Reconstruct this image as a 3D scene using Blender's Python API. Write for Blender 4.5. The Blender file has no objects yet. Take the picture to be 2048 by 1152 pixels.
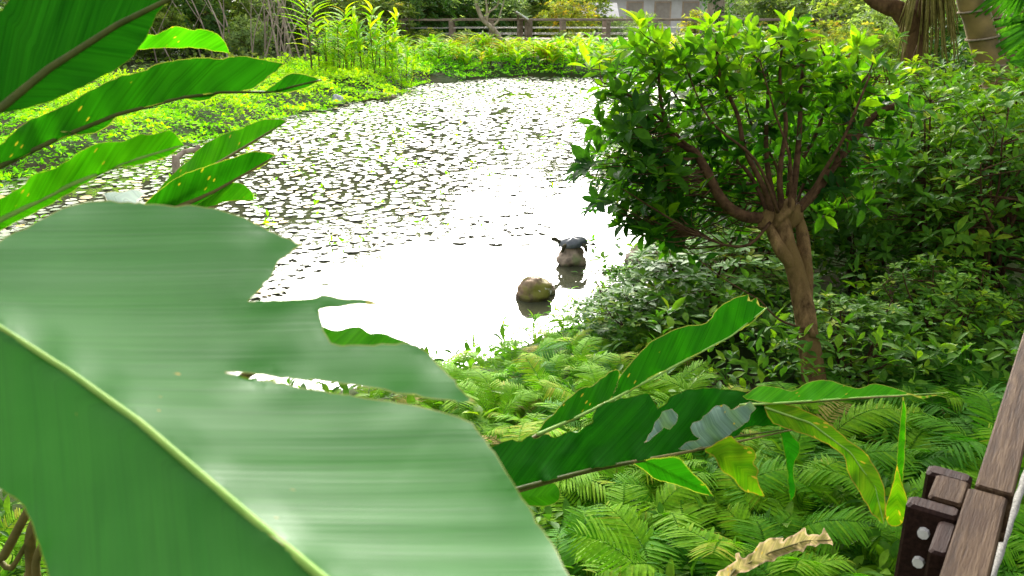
import bpy, math, random
import numpy as np
from mathutils import Vector, Matrix, noise
from mathutils.geometry import delaunay_2d_cdt
R = math.radians
rng = np.random.default_rng(11); random.seed(11)
scn = bpy.context.scene
COL = scn.collection

# ------------------------------------------------------------------ camera, light
PITCH = R(18.4); CAM = Vector((0, 0, 2.4)); F = 1704.0
cam_d = bpy.data.cameras.new('camera'); cam = bpy.data.objects.new('camera', cam_d); COL.objects.link(cam)
cam.location = CAM; cam.rotation_euler = (math.pi/2 - PITCH, 0, 0)
cam_d.sensor_width = 36; cam_d.lens = 36*F/2048; cam_d.clip_start = 0.02; cam_d.clip_end = 2000
cam_d.dof.use_dof = True; cam_d.dof.focus_distance = 6.0; cam_d.dof.aperture_fstop = 16
scn.camera = cam

SUN_EL, SUN_AZ = R(26), R(-3)         # azimuth from +Y towards +X
w = bpy.data.worlds.new('World'); scn.world = w; w.use_nodes = True
wn = w.node_tree.nodes; wl = w.node_tree.links
bg = wn['Background']; sky = wn.new('ShaderNodeTexSky'); sky.sky_type = 'NISHITA'; sky.sun_disc = False
sky.sun_elevation = SUN_EL; sky.sun_rotation = SUN_AZ; sky.dust_density = 6; sky.air_density = 1.2; sky.altitude = 0
hs = wn.new('ShaderNodeHueSaturation'); hs.inputs['Saturation'].default_value = 0.22
wl.new(sky.outputs[0], hs.inputs['Color']); wl.new(hs.outputs[0], bg.inputs[0]); bg.inputs[1].default_value = 0.15
sd_ = bpy.data.lights.new('sun', 'SUN'); sd_.energy = 1.6; sd_.angle = R(30); sd_.color = (1, .95, .86)
sun = bpy.data.objects.new('sun', sd_); COL.objects.link(sun)
sdir = Vector((math.sin(SUN_AZ)*math.cos(SUN_EL), math.cos(SUN_AZ)*math.cos(SUN_EL), math.sin(SUN_EL)))
sun.rotation_euler = sdir.to_track_quat('Z', 'Y').to_euler()
vs = scn.view_settings; vs.view_transform = 'Standard'; vs.look = 'None'; vs.exposure = 1.85; vs.gamma = 1; vs.use_curve_mapping = False
scn.cycles.max_bounces = 8; scn.cycles.transparent_max_bounces = 8; scn.cycles.transmission_bounces = 6
scn.cycles.use_denoising = True

# ------------------------------------------------------------------ pixel -> world
SP, CP = math.sin(PITCH), math.cos(PITCH)
def ray(u, v):
    a = (u-1024)/F; b = (v-576)/F
    return Vector((a, CP - b*SP, -SP - b*CP))
def P(u, v, d): return CAM + ray(u, v)*d
def G(u, v, z=0.0):
    r = ray(u, v); return CAM + r*((z-CAM.z)/r.z)
def D2(x, y, z):      # depth along the view axis of a world point
    return (y)*CP - (z-CAM.z)*SP

# ------------------------------------------------------------------ helpers
def tag(o, label=None, cat=None, group=None, kind=None):
    if label: o['label'] = label
    if cat: o['category'] = cat
    if group: o['group'] = group
    if kind: o['kind'] = kind
    return o
def empty(name, loc, label, cat, group=None, rz=0, s=1):
    o = bpy.data.objects.new(name, None); COL.objects.link(o); o.location = loc; o.rotation_euler = (0, 0, rz); o.scale = (s, s, s)
    o.empty_display_size = .1
    return tag(o, label, cat, group)
def link(name, me, parent=None):
    o = bpy.data.objects.new(name, me); COL.objects.link(o)
    if parent is not None:
        o.parent = parent
    return o
def mesh(name, V, Fc, mat=None, tint=None, smooth=True, uv=None):
    me = bpy.data.meshes.new(name)
    V = np.asarray(V, dtype=np.float64).reshape(-1, 3)
    me.from_pydata(V.tolist() if len(V) else [], [], Fc if isinstance(Fc, list) else Fc.tolist())
    if tint is not None:
        ca = me.color_attributes.new('tint', 'FLOAT_COLOR', 'POINT')
        T = np.asarray(tint, dtype=np.float32)
        if T.ndim == 1: T = np.stack([T, T, T], 1)
        T = np.concatenate([T, np.ones((len(T), 1), np.float32)], 1)
        ca.data.foreach_set('color', T.ravel())
    if uv is not None:
        ul = me.uv_layers.new(name='UVMap')
        li = np.empty(len(me.loops), dtype=np.int32); me.loops.foreach_get('vertex_index', li)
        ul.data.foreach_set('uv', np.asarray(uv, dtype=np.float32)[li].ravel())
    if smooth: me.polygons.foreach_set('use_smooth', [True]*len(me.polygons))
    if mat: me.materials.append(mat)
    me.update(); return me
class MB:
    """collects tubes, boxes and lumps into one mesh"""
    def __init__(s): s.V = []; s.F = []; s.T = []
    def add(s, V, Fc, t=0.5):
        n = len(s.V); s.V += [tuple(v) for v in V]; s.F += [tuple(i+n for i in f) for f in Fc]; s.T += [t]*len(V)
    def tube(s, pts, rad, n=7, sub=4, jit=0.0, t=0.5, cap=True):
        pts = [Vector(p) for p in pts]; rad = list(rad) if hasattr(rad, '__len__') else [rad]*len(pts)
        P_, R_ = [], []
        m = len(pts)
        for i in range(m-1):
            p0 = pts[max(i-1, 0)]; p1 = pts[i]; p2 = pts[i+1]; p3 = pts[min(i+2, m-1)]
            for k in range(sub):
                f = k/sub; f2 = f*f; f3 = f2*f
                P_.append(.5*((2*p1)+(p2-p0)*f+(2*p0-5*p1+4*p2-p3)*f2+(3*p1-p0-3*p2+p3)*f3)); R_.append(rad[i]*(1-f)+rad[i+1]*f)
        P_.append(pts[-1]); R_.append(rad[-1])
        V = []; Fc = []
        up = None
        for i, p in enumerate(P_):
            d = (P_[min(i+1, len(P_)-1)]-P_[max(i-1, 0)]);
            d = d.normalized() if d.length > 1e-9 else Vector((0, 0, 1))
            if up is None:
                up = Vector((1, 0, 0)) if abs(d.x) < .8 else Vector((0, 1, 0))
            x = (up - d*up.dot(d)).normalized(); y = d.cross(x); up = x
            for k in range(n):
                a = 2*math.pi*k/n; r = R_[i]
                if jit: r *= 1 + jit*noise.noise(Vector((p.x*7+math.cos(a)*1.3, p.y*7+math.sin(a)*1.3, p.z*7)))
                V.append(p + x*(r*math.cos(a)) + y*(r*math.sin(a)))
        for i in range(len(P_)-1):
            for k in range(n):
                k2 = (k+1) % n
                Fc.append((i*n+k, i*n+k2, (i+1)*n+k2, (i+1)*n+k))
        if cap: Fc.append(tuple(range(n-1, -1, -1))); Fc.append(tuple((len(P_)-1)*n+k for k in range(n)))
        s.add(V, Fc, t)
    def box(s, o, ax, ay, az, lx, ly, lz, bev=0.0, t=.5):
        """box from corner-centre o along unit axes with spans (min,max)"""
        o = Vector(o); b = bev
        ring = [(lx[0]+b, ly[0]), (lx[1]-b, ly[0]), (lx[1], ly[0]+b), (lx[1], ly[1]-b), (lx[1]-b, ly[1]), (lx[0]+b, ly[1]), (lx[0], ly[1]-b), (lx[0], ly[0]+b)]
        ins = [(lx[0]+2*b, ly[0]+b), (lx[1]-2*b, ly[0]+b), (lx[1]-b, ly[0]+2*b), (lx[1]-b, ly[1]-2*b), (lx[1]-2*b, ly[1]-b), (lx[0]+2*b, ly[1]-b), (lx[0]+b, ly[1]-2*b), (lx[0]+b, ly[0]+2*b)]
        V = []
        for rr, z in ((ins, lz[0]), (ring, lz[0]+b), (ring, lz[1]-b), (ins, lz[1])):
            V += [o+ax*p[0]+ay*p[1]+az*z for p in rr]
        Fc = [tuple(range(7, -1, -1)), tuple(range(24, 32))]
        for l in range(3):
            for k in range(8): Fc.append((l*8+k, l*8+(k+1) % 8, (l+1)*8+(k+1) % 8, (l+1)*8+k))
        s.add(V, Fc, t)
    def mesh(s, name, mat, smooth=True): return mesh(name, s.V, s.F, mat, s.T, smooth)
    def build(s, name, mat, parent=None, smooth=True): return link(name, s.mesh(name, mat, smooth), parent)
def rock_mesh(name, mat, sx, sy, sz, seed, rough=.25, n=28):
    V = []; Fc = []
    for i in range(n+1):
        th = math.pi*i/n
        for k in range(2*n):
            ph = math.pi*k/n
            d = Vector((math.sin(th)*math.cos(ph), math.sin(th)*math.sin(ph), math.cos(th)))
            q = d*1.3+Vector((seed*3.1, seed, 0))
            r = 1+rough*(noise.noise(q)+.5*noise.noise(q*2.3)+.22*noise.noise(q*6)+.1*noise.noise(q*14))
            V.append((d.x*r*sx, d.y*r*sy, d.z*r*sz))
    for i in range(n):
        for k in range(2*n):
            Fc.append((i*2*n+k, i*2*n+(k+1) % (2*n), (i+1)*2*n+(k+1) % (2*n), (i+1)*2*n+k))
    return mesh(name, V, Fc, mat)

# leaf templates: rows (t, halfwidth); axis +Y length 1, width along X, normal +Z
def leaf_template(rows, fold=.12, droop=.25, wav=0.0):
    V = [(0, 0, 0)]; Fc = []
    for i, (t, hw) in enumerate(rows):
        z = -droop*t*t
        V += [(-hw, t, z+fold*hw*2+wav*math.sin(i*2.1)), (0, t, z), (hw, t, z+fold*hw*2-wav*math.sin(i*2.1+.7))]
    V.append((0, 1, -droop)); n = len(rows)
    Fc += [(0, 2, 1), (0, 3, 2)]
    for i in range(n-1):
        a = 1+3*i; b = a+3
        Fc += [(a, a+1, b+1, b), (a+1, a+2, b+2, b+1)]
    a = 1+3*(n-1); Fc += [(a, a+1, len(V)-1), (a+1, a+2, len(V)-1)]
    return np.array(V), Fc
OVATE = leaf_template([(.12, .05), (.3, .15), (.52, .2), (.75, .15), (.9, .06)], .2, .22, .012)
LANCE = leaf_template([(.15, .05), (.4, .085), (.7, .06)], .15, .35)
STRAP = leaf_template([(.1, .03), (.3, .05), (.5, .055), (.7, .045), (.88, .025)], .25, .55)
SMALL = (np.array([(0, 0, 0), (-.28, .5, .06), (0, 1, -.12), (.28, .5, .06)]), [(0, 3, 2, 1)])
PINNA = leaf_template([(.08, .04), (.35, .047), (.7, .034), (.9, .017)], .1, .25, .008)
class Leaves:
    def __init__(s, tmpl): s.t = tmpl; s.p = []; s.d = []; s.n = []; s.l = []; s.c = []; s.w = []
    def add(s, p, d, nrm, length, tint, wid=1.0):
        s.p.append(tuple(p)); s.d.append(tuple(d)); s.n.append(tuple(nrm)); s.l.append(length); s.c.append(tint); s.w.append(wid)
    def arrays(s):
        TV, TF = s.t; N = len(s.p); k = len(TV)
        p = np.array(s.p); d = np.array(s.d); nn = np.array(s.n); l = np.array(s.l); ww = np.array(s.w)
        d = d/np.maximum(np.linalg.norm(d, axis=1, keepdims=True), 1e-9)
        x = np.cross(d, nn); x /= np.maximum(np.linalg.norm(x, axis=1, keepdims=True), 1e-6)
        z = np.cross(x, d)
        V = p[:, None]+(x[:, None]*(TV[None, :, 0:1]*ww[:, None, None])+d[:, None]*TV[None, :, 1:2]+z[:, None]*TV[None, :, 2:3])*l[:, None, None]
        off = np.arange(N)*k
        Fc = []
        for f in TF: Fc += (off[:, None]+np.array(f)[None]).tolist()
        return V.reshape(-1, 3), Fc, np.repeat(np.array(s.c), k)
    def mesh(s, name, mat):
        V, Fc, T = s.arrays(); return mesh(name, V, Fc, mat, T)
def rnd_dir():
    v = rng.normal(size=3); return Vector(v/np.linalg.norm(v))
def whorl(L, c, axis, n, length, tint, spread=(35, 80), tj=.12):
    axis = Vector(axis).normalized(); x = axis.orthogonal().normalized(); y = axis.cross(x)
    a0 = rng.uniform(0, 6.28)
    for i in range(n):
        a = a0+i*2.4+rng.uniform(-.3, .3); e = R(rng.uniform(*spread))
        rad = x*math.cos(a)+y*math.sin(a)
        d = axis*math.cos(e)+rad*math.sin(e)
        nrm = axis*math.sin(e)-rad*math.cos(e)+rnd_dir()*.25
        L.add(Vector(c)+d*length*.08-axis*length*.25*rng.random(), d, nrm, length*rng.uniform(.65, 1.1), min(1, max(0, tint+rng.normal()*tj)), rng.uniform(.8, 1.15))

# ------------------------------------------------------------------ materials
def new_mat(name):
    m = bpy.data.materials.new(name); m.use_nodes = True
    nt = m.node_tree; b = nt.nodes['Principled BSDF']; return m, nt, b, nt.nodes['Material Output']
def ramp(nt, stops, src=None):
    r = nt.nodes.new('ShaderNodeValToRGB'); e = r.color_ramp.elements
    while len(e) < len(stops): e.new(.5)
    for el, (p, c) in zip(e, stops): el.position = p; el.color = (*c, 1)
    if src: nt.links.new(src, r.inputs[0])
    return r
def tex_noise(nt, scale, detail=4, coord='Object', vec=None, rough=.55):
    n = nt.nodes.new('ShaderNodeTexNoise'); n.inputs['Scale'].default_value = scale; n.inputs['Detail'].default_value = detail; n.inputs['Roughness'].default_value = rough
    if vec is None:
        tc = nt.nodes.new('ShaderNodeTexCoord'); vec = tc.outputs[coord]
    nt.links.new(vec, n.inputs['Vector']); return n
def math_(nt, op, a, b=None):
    n = nt.nodes.new('ShaderNodeMath'); n.operation = op
    for i, v in enumerate((a, b)):
        if v is None: continue
        if isinstance(v, (int, float)): n.inputs[i].default_value = v
        else: nt.links.new(v, n.inputs[i])
    return n.outputs[0]
def mix_(nt, fac, a, b, mode='MIX'):
    n = nt.nodes.new('ShaderNodeMix'); n.data_type = 'RGBA'; n.blend_type = mode
    for i, v in ((0, fac), (6, a), (7, b)):
        if isinstance(v, (int, float)): n.inputs[i].default_value = v
        elif isinstance(v, tuple): n.inputs[i].default_value = (*v, 1)
        else: nt.links.new(v, n.inputs[i])
    return n.outputs[2]
def bump(nt, b, h, strength=.3, dist=.01):
    n = nt.nodes.new('ShaderNodeBump'); n.inputs['Strength'].default_value = strength; n.inputs['Distance'].default_value = dist
    nt.links.new(h, n.inputs['Height']); nt.links.new(n.outputs[0], b.inputs['Normal']); return n
def translucent(nt, b, out, col, fac, boost=(1.5, 1.6, .6), normal=None):
    t = nt.nodes.new('ShaderNodeBsdfTranslucent'); c = mix_(nt, 1.0, col, boost, 'MULTIPLY')
    nt.links.new(c, t.inputs['Color'])
    m = nt.nodes.new('ShaderNodeMixShader'); m.inputs[0].default_value = fac
    nt.links.new(b.outputs[0], m.inputs[1]); nt.links.new(t.outputs[0], m.inputs[2]); nt.links.new(m.outputs[0], out.inputs['Surface'])
def leaf_mat(name, stops, rough=.4, trans=.35, spec=.5, boost=(1.5, 1.6, .6)):
    m, nt, b, out = new_mat(name)
    at = nt.nodes.new('ShaderNodeAttribute'); at.attribute_name = 'tint'
    sp = nt.nodes.new('ShaderNodeSeparateColor'); nt.links.new(at.outputs['Color'], sp.inputs[0])
    r = ramp(nt, stops, sp.outputs[0])
    n = tex_noise(nt, 35, 3)
    c = mix_(nt, 1.0, r.outputs[0], ramp(nt, [(.3, (.7, .72, .7)), (.7, (1.25, 1.2, 1.1))], n.outputs[0]).outputs[0], 'MULTIPLY')
    nt.links.new(c, b.inputs['Base Color']); b.inputs['Roughness'].default_value = rough; b.inputs['IOR'].default_value = 1.2
    translucent(nt, b, out, c, trans, boost); return m
def solid_mat(name, c1, c2, scale=8, rough=.8, bstr=.4, bdist=.01, stretch=None, spec=.3, extra=None):
    m, nt, b, out = new_mat(name)
    tc = nt.nodes.new('ShaderNodeTexCoord'); vec = tc.outputs['Object']
    if stretch:
        mp = nt.nodes.new('ShaderNodeMapping'); mp.inputs['Scale'].default_value = stretch; nt.links.new(vec, mp.inputs[0]); vec = mp.outputs[0]
    n = tex_noise(nt, scale, 8, vec=vec, rough=.65)
    c = ramp(nt, [(.32, c1), (.68, c2)], n.outputs[0]).outputs[0]
    if extra: c = extra(nt, c, vec)
    nt.links.new(c, b.inputs['Base Color']); b.inputs['Roughness'].default_value = rough; b.inputs['Specular IOR Level'].default_value = spec; b.inputs['IOR'].default_value = 1.2 if spec < .5 else 1.5
    bump(nt, b, n.outputs[0], bstr, bdist); return m

M = {}
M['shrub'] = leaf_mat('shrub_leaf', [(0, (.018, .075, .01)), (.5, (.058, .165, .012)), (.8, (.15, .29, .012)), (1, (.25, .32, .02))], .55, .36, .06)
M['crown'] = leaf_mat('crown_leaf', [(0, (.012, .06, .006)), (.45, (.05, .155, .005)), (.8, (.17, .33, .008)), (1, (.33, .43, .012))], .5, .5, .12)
M['fern'] = leaf_mat('fern_pinna', [(0, (.025, .12, .006)), (.5, (.075, .25, .008)), (.85, (.19, .38, .01)), (1, (.34, .34, .03))], .7, .42, .04, (1.05, 1.5, .5))
M['cover'] = leaf_mat('ground_cover_leaf', [(0, (.08, .32, .008)), (.5, (.2, .54, .008)), (1, (.46, .68, .01))], .7, .5, .03)
M['cane'] = leaf_mat('cane_leaf', [(0, (.06, .26, .01)), (.5, (.25, .5, .01)), (.85, (.52, .6, .015)), (1, (.52, .36, .05))], .6, .5, .08)
M['bush_a'] = leaf_mat('olive_leaf', [(0, (.05, .1, .02)), (.5, (.14, .22, .045)), (.9, (.32, .38, .07)), (1, (.5, .42, .06))], .6, .45, .15)
M['bush_b'] = leaf_mat('dark_leaf', [(0, (.018, .06, .014)), (.5, (.05, .13, .025)), (1, (.17, .28, .05))], .55, .42, .15)
M['bush_c'] = leaf_mat('grey_green_leaf', [(0, (.09, .16, .06)), (.5, (.2, .3, .12)), (1, (.42, .5, .18))], .6, .45, .15)
M['bush_d'] = leaf_mat('yellowing_leaf', [(0, (.12, .18, .03)), (.5, (.26, .32, .05)), (1, (.62, .38, .03))], .6, .5, .1)
M['bark'] = solid_mat('bark_brown', (.05, .028, .014), (.16, .095, .045), 14, .85, .6, .008, (1, 1, .35))
def ringed(nt, c, vec):
    wv = nt.nodes.new('ShaderNodeTexNoise'); wv.inputs['Scale'].default_value = 5
    nt.links.new(vec, wv.inputs['Vector'])
    r = ramp(nt, [(.44, (0, 0, 0)), (.56, (1, 1, 1))], wv.outputs[0])
    return mix_(nt, r.outputs[0], c, (.13, .085, .03))
M['trunk'] = solid_mat('pollard_bark', (.035, .02, .008), (.23, .145, .06), 22, .9, 1.0, .02, (1, 1, .5), extra=ringed)
M['limb'] = solid_mat('limb_bark', (.03, .016, .008), (.11, .062, .03), 24, .9, .9, .012)
M['pale_bark'] = solid_mat('pale_bark', (.2, .15, .11), (.5, .41, .33), 9, .85, .4, .01, (1, 1, .3))
M['rock'] = None

def rock_mat(name, stone1, stone2, moss, mlo=.5, white=False):
    m, nt, b, out = new_mat(name)
    n = tex_noise(nt, 14, 8); n2 = tex_noise(nt, 5, 4)
    c = ramp(nt, [(.3, stone1), (.7, stone2)], n.outputs[0]).outputs[0]
    c = mix_(nt, ramp(nt, [(mlo, (0, 0, 0)), (mlo+.12, (1, 1, 1))], n2.outputs[0]).outputs[0], c, moss)
    if white:
        n3 = tex_noise(nt, 9, 5)
        c = mix_(nt, ramp(nt, [(.62, (0, 0, 0)), (.66, (1, 1, 1))], n3.outputs[0]).outputs[0], c, (.75, .72, .66))
    tz = nt.nodes.new('ShaderNodeTexCoord'); sz_ = nt.nodes.new('ShaderNodeSeparateXYZ'); nt.links.new(tz.outputs['Object'], sz_.inputs[0])
    wet = math_(nt, 'ADD', sz_.outputs[2], math_(nt, 'MULTIPLY', n2.outputs[0], .05))
    c = mix_(nt, 1.0, c, ramp(nt, [(.0, (.35, .33, .3)), (.03, (1, 1, 1))], wet).outputs[0], 'MULTIPLY')
    nt.links.new(c, b.inputs['Base Color']); b.inputs['Roughness'].default_value = .75
    bump(nt, b, n.outputs[0], .6, .02); return m
M['rock_moss'] = rock_mat('mossy_stone', (.1, .065, .035), (.36, .24, .13), (.2, .19, .025), .46, True)
M['rock_tan'] = rock_mat('tan_stone', (.12, .09, .06), (.46, .35, .25), (.2, .24, .09), .55)
M['rock_grey'] = rock_mat('grey_stone', (.2, .2, .22), (.55, .55, .58), (.3, .3, .3), .6)

# ginger leaf material: UV.x runs along a side vein coordinate, UV.y across; tint.r = closeness to margin
def hero_mat(name, base, base2, edgecol, rough, trans, spots=0.0, spec=.5, boost=(1.4, 1.7, .4), vein=.25, vscale=260, edge_lo=.55, coat=0.0, ior=1.22, groove=90, groove_f=.5, mottle=0.0):
    m, nt, b, out = new_mat(name)
    uvn = nt.nodes.new('ShaderNodeUVMap'); sx = nt.nodes.new('ShaderNodeSeparateXYZ'); nt.links.new(uvn.outputs[0], sx.inputs[0])
    cb = nt.nodes.new('ShaderNodeCombineXYZ')
    nt.links.new(math_(nt, 'MULTIPLY', sx.outputs[0], vscale), cb.inputs[0]); nt.links.new(math_(nt, 'MULTIPLY', sx.outputs[1], 12), cb.inputs[1])
    n = tex_noise(nt, 1.0, 3, vec=cb.outputs[0])
    cb2 = nt.nodes.new('ShaderNodeCombineXYZ')
    nt.links.new(math_(nt, 'MULTIPLY', sx.outputs[0], 45), cb2.inputs[0]); nt.links.new(math_(nt, 'MULTIPLY', sx.outputs[1], 9), cb2.inputs[1])
    n2 = tex_noise(nt, 1.0, 3, vec=cb2.outputs[0])
    c = mix_(nt, ramp(nt, [(.35, (0, 0, 0)), (.68, (1, 1, 1))], n2.outputs[0]).outputs[0], base, base2)
    c = mix_(nt, vein, c, ramp(nt, [(.35, (.4, .45, .4)), (.65, (1.5, 1.5, 1.3))], n.outputs[0]).outputs[0], 'MULTIPLY')
    cb4 = nt.nodes.new('ShaderNodeCombineXYZ')
    nt.links.new(math_(nt, 'MULTIPLY', sx.outputs[0], groove), cb4.inputs[0]); nt.links.new(math_(nt, 'MULTIPLY', sx.outputs[1], 3), cb4.inputs[1])
    n4 = tex_noise(nt, 1.0, 2, vec=cb4.outputs[0])
    c = mix_(nt, groove_f, c, ramp(nt, [(.44, (1, 1, 1)), (.485, (.45, .5, .4)), (.5, (1.35, 1.3, 1.2)), (.55, (1, 1, 1))], n4.outputs[0]).outputs[0], 'MULTIPLY')
    at = nt.nodes.new('ShaderNodeAttribute'); at.attribute_name = 'tint'
    sp = nt.nodes.new('ShaderNodeSeparateColor'); nt.links.new(at.outputs['Color'], sp.inputs[0])
    c = mix_(nt, ramp(nt, [(edge_lo, (0, 0, 0)), (1, (1, 1, 1))], sp.outputs[0]).outputs[0], c, edgecol)
    if mottle:
        mo = tex_noise(nt, 9, 4, rough=.6)
        c = mix_(nt, mottle, c, ramp(nt, [(.3, (.55, .72, .45)), (.7, (1.35, 1.2, 1.5))], mo.outputs[0]).outputs[0], 'MULTIPLY')
    if spots:
        vo = nt.nodes.new('ShaderNodeTexVoronoi'); vo.inputs['Scale'].default_value = 1.0
        cb3 = nt.nodes.new('ShaderNodeCombineXYZ')
        nt.links.new(math_(nt, 'MULTIPLY', sx.outputs[0], 75), cb3.inputs[0]); nt.links.new(math_(nt, 'MULTIPLY', sx.outputs[1], 75), cb3.inputs[1])
        nt.links.new(cb3.outputs[0], vo.inputs['Vector'])
        n5 = tex_noise(nt, 2.2, 3, vec=cb3.outputs[0])
        dd = math_(nt, 'ADD', vo.outputs['Distance'], math_(nt, 'MULTIPLY', n5.outputs[0], .35))
        clump = tex_noise(nt, .28, 2, vec=cb3.outputs[0])
        dd = math_(nt, 'SUBTRACT', dd, math_(nt, 'MULTIPLY', math_(nt, 'SUBTRACT', clump.outputs[0], .5), 1.1))
        sm = ramp(nt, [(spots, (1, 1, 1)), (spots+.05, (0, 0, 0))], dd)
        c = mix_(nt, sm.outputs[0], c, (.38, .27, .03))
    nt.links.new(c, b.inputs['Base Color']); b.inputs['Roughness'].default_value = rough; b.inputs['Specular IOR Level'].default_value = spec
    b.inputs['IOR'].default_value = ior; b.inputs['Coat Weight'].default_value = coat; b.inputs['Coat Roughness'].default_value = .35
    bump(nt, b, n.outputs[0], .14, .001)
    translucent(nt, b, out, c, trans, boost); return m
M['giant'] = hero_mat('giant_ginger_leaf', (.026, .15, .013), (.034, .165, .017), (.3, .27, .03), .42, .25, .05, .42, vein=.1, ior=1.34, vscale=420, groove=60, groove_f=.13, mottle=.6, edge_lo=.8)
M['ginger_dark'] = hero_mat('ginger_leaf_dark', (.006, .065, .003), (.01, .085, .004), (.12, .13, .02), .6, .34, .0, .04, edge_lo=.85)
M['ginger'] = hero_mat('ginger_leaf', (.01, .09, .003), (.016, .115, .004), (.42, .36, .1), .6, .42, .13, .05, edge_lo=.75)
M['ginger_bright'] = hero_mat('ginger_leaf_bright', (.03, .19, .003), (.055, .25, .005), (.35, .33, .06), .6, .46, .1, .05, edge_lo=.8)
M['ginger_old'] = hero_mat('ginger_leaf_yellowing', (.045, .16, .004), (.12, .22, .006), (.3, .18, .03), .6, .4, .2, .06, edge_lo=.6)
M['ginger_back'] = hero_mat('ginger_leaf_underside', (.085, .15, .11), (.12, .19, .145), (.4, .33, .2), .6, .1, .12, .15, vein=.3, edge_lo=.85)
M['midrib'] = solid_mat('midrib', (.15, .29, .05), (.25, .38, .08), 60, .45, .1, .001)
M['midrib_dark'] = solid_mat('midrib_dark', (.035, .05, .008), (.07, .08, .015), 60, .45, .1, .001)
M['cane_stem'] = solid_mat('cane_stem', (.06, .06, .015), (.16, .13, .04), 20, .6, .2, .003)
M['dry'] = leaf_mat('dry_leaf', [(0, (.16, .2, .03)), (.4, (.3, .27, .06)), (.75, (.42, .3, .13)), (1, (.55, .4, .24))], .8, .3, .2, (1, 1, .9))

# ------------------------------------------------------------------ terrain and water
shore_px = [(-700, 1500), (-200, 1080), (0, 975), (300, 860), (600, 800), (760, 765), (880, 738), (1000, 705), (1140, 652), (1250, 622), (1350, 575), (1430, 510), (1470, 420), (1460, 310), (1420, 235), (1350, 185), (1290, 165),
            (1200, 156), (1060, 154), (985, 156), (900, 166), (820, 172), (760, 200), (700, 206), (660, 216), (560, 235), (480, 262), (380, 285), (290, 315), (160, 340), (0, 362), (-250, 400), (-700, 450)]
POND = np.array([tuple(G(u, v)[:2]) for u, v in shore_px])
def pond_sd(X, Y):
    """signed distance to the shoreline, positive on land"""
    X = np.asarray(X, float); Y = np.asarray(Y, float); sh = X.shape; p = np.stack([X.ravel(), Y.ravel()], 1)
    best = np.full(len(p), 1e9); ins = np.zeros(len(p), bool)
    n = len(POND)
    for i in range(n):
        a = POND[i]; b = POND[(i+1) % n]; ab = b-a
        t = np.clip(((p-a)@ab)/(ab@ab), 0, 1); dd = np.linalg.norm(p-a-t[:, None]*ab, axis=1); best = np.minimum(best, dd)
        c = ((a[1] > p[:, 1]) != (b[1] > p[:, 1])) & (p[:, 0] < (b[0]-a[0])*(p[:, 1]-a[1])/((b[1]-a[1]) if b[1] != a[1] else 1e-9)+a[0])
        ins ^= c
    return np.where(ins, -best, best).reshape(sh)
def HT(X, Y):
    X = np.asarray(X, float); Y = np.asarray(Y, float)
    s = pond_sd(X, Y)
    land = .2*(1-np.exp(-np.maximum(s, 0)/.5))+.25*(1-np.exp(-np.maximum(s, 0)/4))
    z = np.where(s > 0, land, np.maximum(-.6, s*.5))
    return z + np.where(s > 0, .04*np.sin(X*1.7+Y*.9)*np.sin(Y*1.3-X*.5), 0)
def H1(x, y): return float(HT(np.array([x]), np.array([y]))[0])
def axis_pts(lo, hi, step, far):
    a = np.arange(lo, hi+1e-6, step); ext = []
    s = step
    v = hi
    while v < far: s *= 1.35; v += s; ext.append(v)
    ext2 = []; s = step; v = lo
    while v > -far: s *= 1.35; v -= s; ext2.append(v)
    return np.concatenate([ext2[::-1], a, ext])
gx = axis_pts(-16, 14, .3, 600); gy = axis_pts(-2, 42, .3, 600)
GX, GY = np.meshgrid(gx, gy); GZ = HT(GX, GY)
nx, ny = len(gx), len(gy)
idx = np.arange(nx*ny).reshape(ny, nx)
Fq = np.stack([idx[:-1, :-1], idx[:-1, 1:], idx[1:, 1:], idx[1:, :-1]], -1).reshape(-1, 4)
M['soil'] = solid_mat('soil', (.02, .014, .008), (.07, .05, .028), 6, .95, .6, .03,
                      extra=lambda nt, c, v: mix_(nt, ramp(nt, [(.36, (0, 0, 0)), (.5, (1, 1, 1))], tex_noise(nt, 1.3, 5, vec=v).outputs[0]).outputs[0], c, (.03, .05, .012)))
tag(link('ground', mesh('ground', np.stack([GX, GY, GZ], -1).reshape(-1, 3), Fq, M['soil'])), 'dark soil bank around the pond', kind='structure')

m, nt, b, out = new_mat('pond_water')
b.inputs['Base Color'].default_value = (.05, .053, .03, 1); b.inputs['Roughness'].default_value = .03; b.inputs['IOR'].default_value = 1.33; b.inputs['Specular IOR Level'].default_value = .5
nz = tex_noise(nt, 5.5, 2); nz2 = tex_noise(nt, 1.4, 2)
bump(nt, b, math_(nt, 'ADD', nz.outputs[0], math_(nt, 'MULTIPLY', nz2.outputs[0], 2.0)), .05, .05)
M['water'] = m
wm = mesh('water', [(-40, -4, 0), (20, -4, 0), (20, 36, 0), (-40, 36, 0)], [(0, 1, 2, 3)], m)
tag(link('water', wm), 'still pond water mirroring the white sky', kind='structure')

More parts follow.
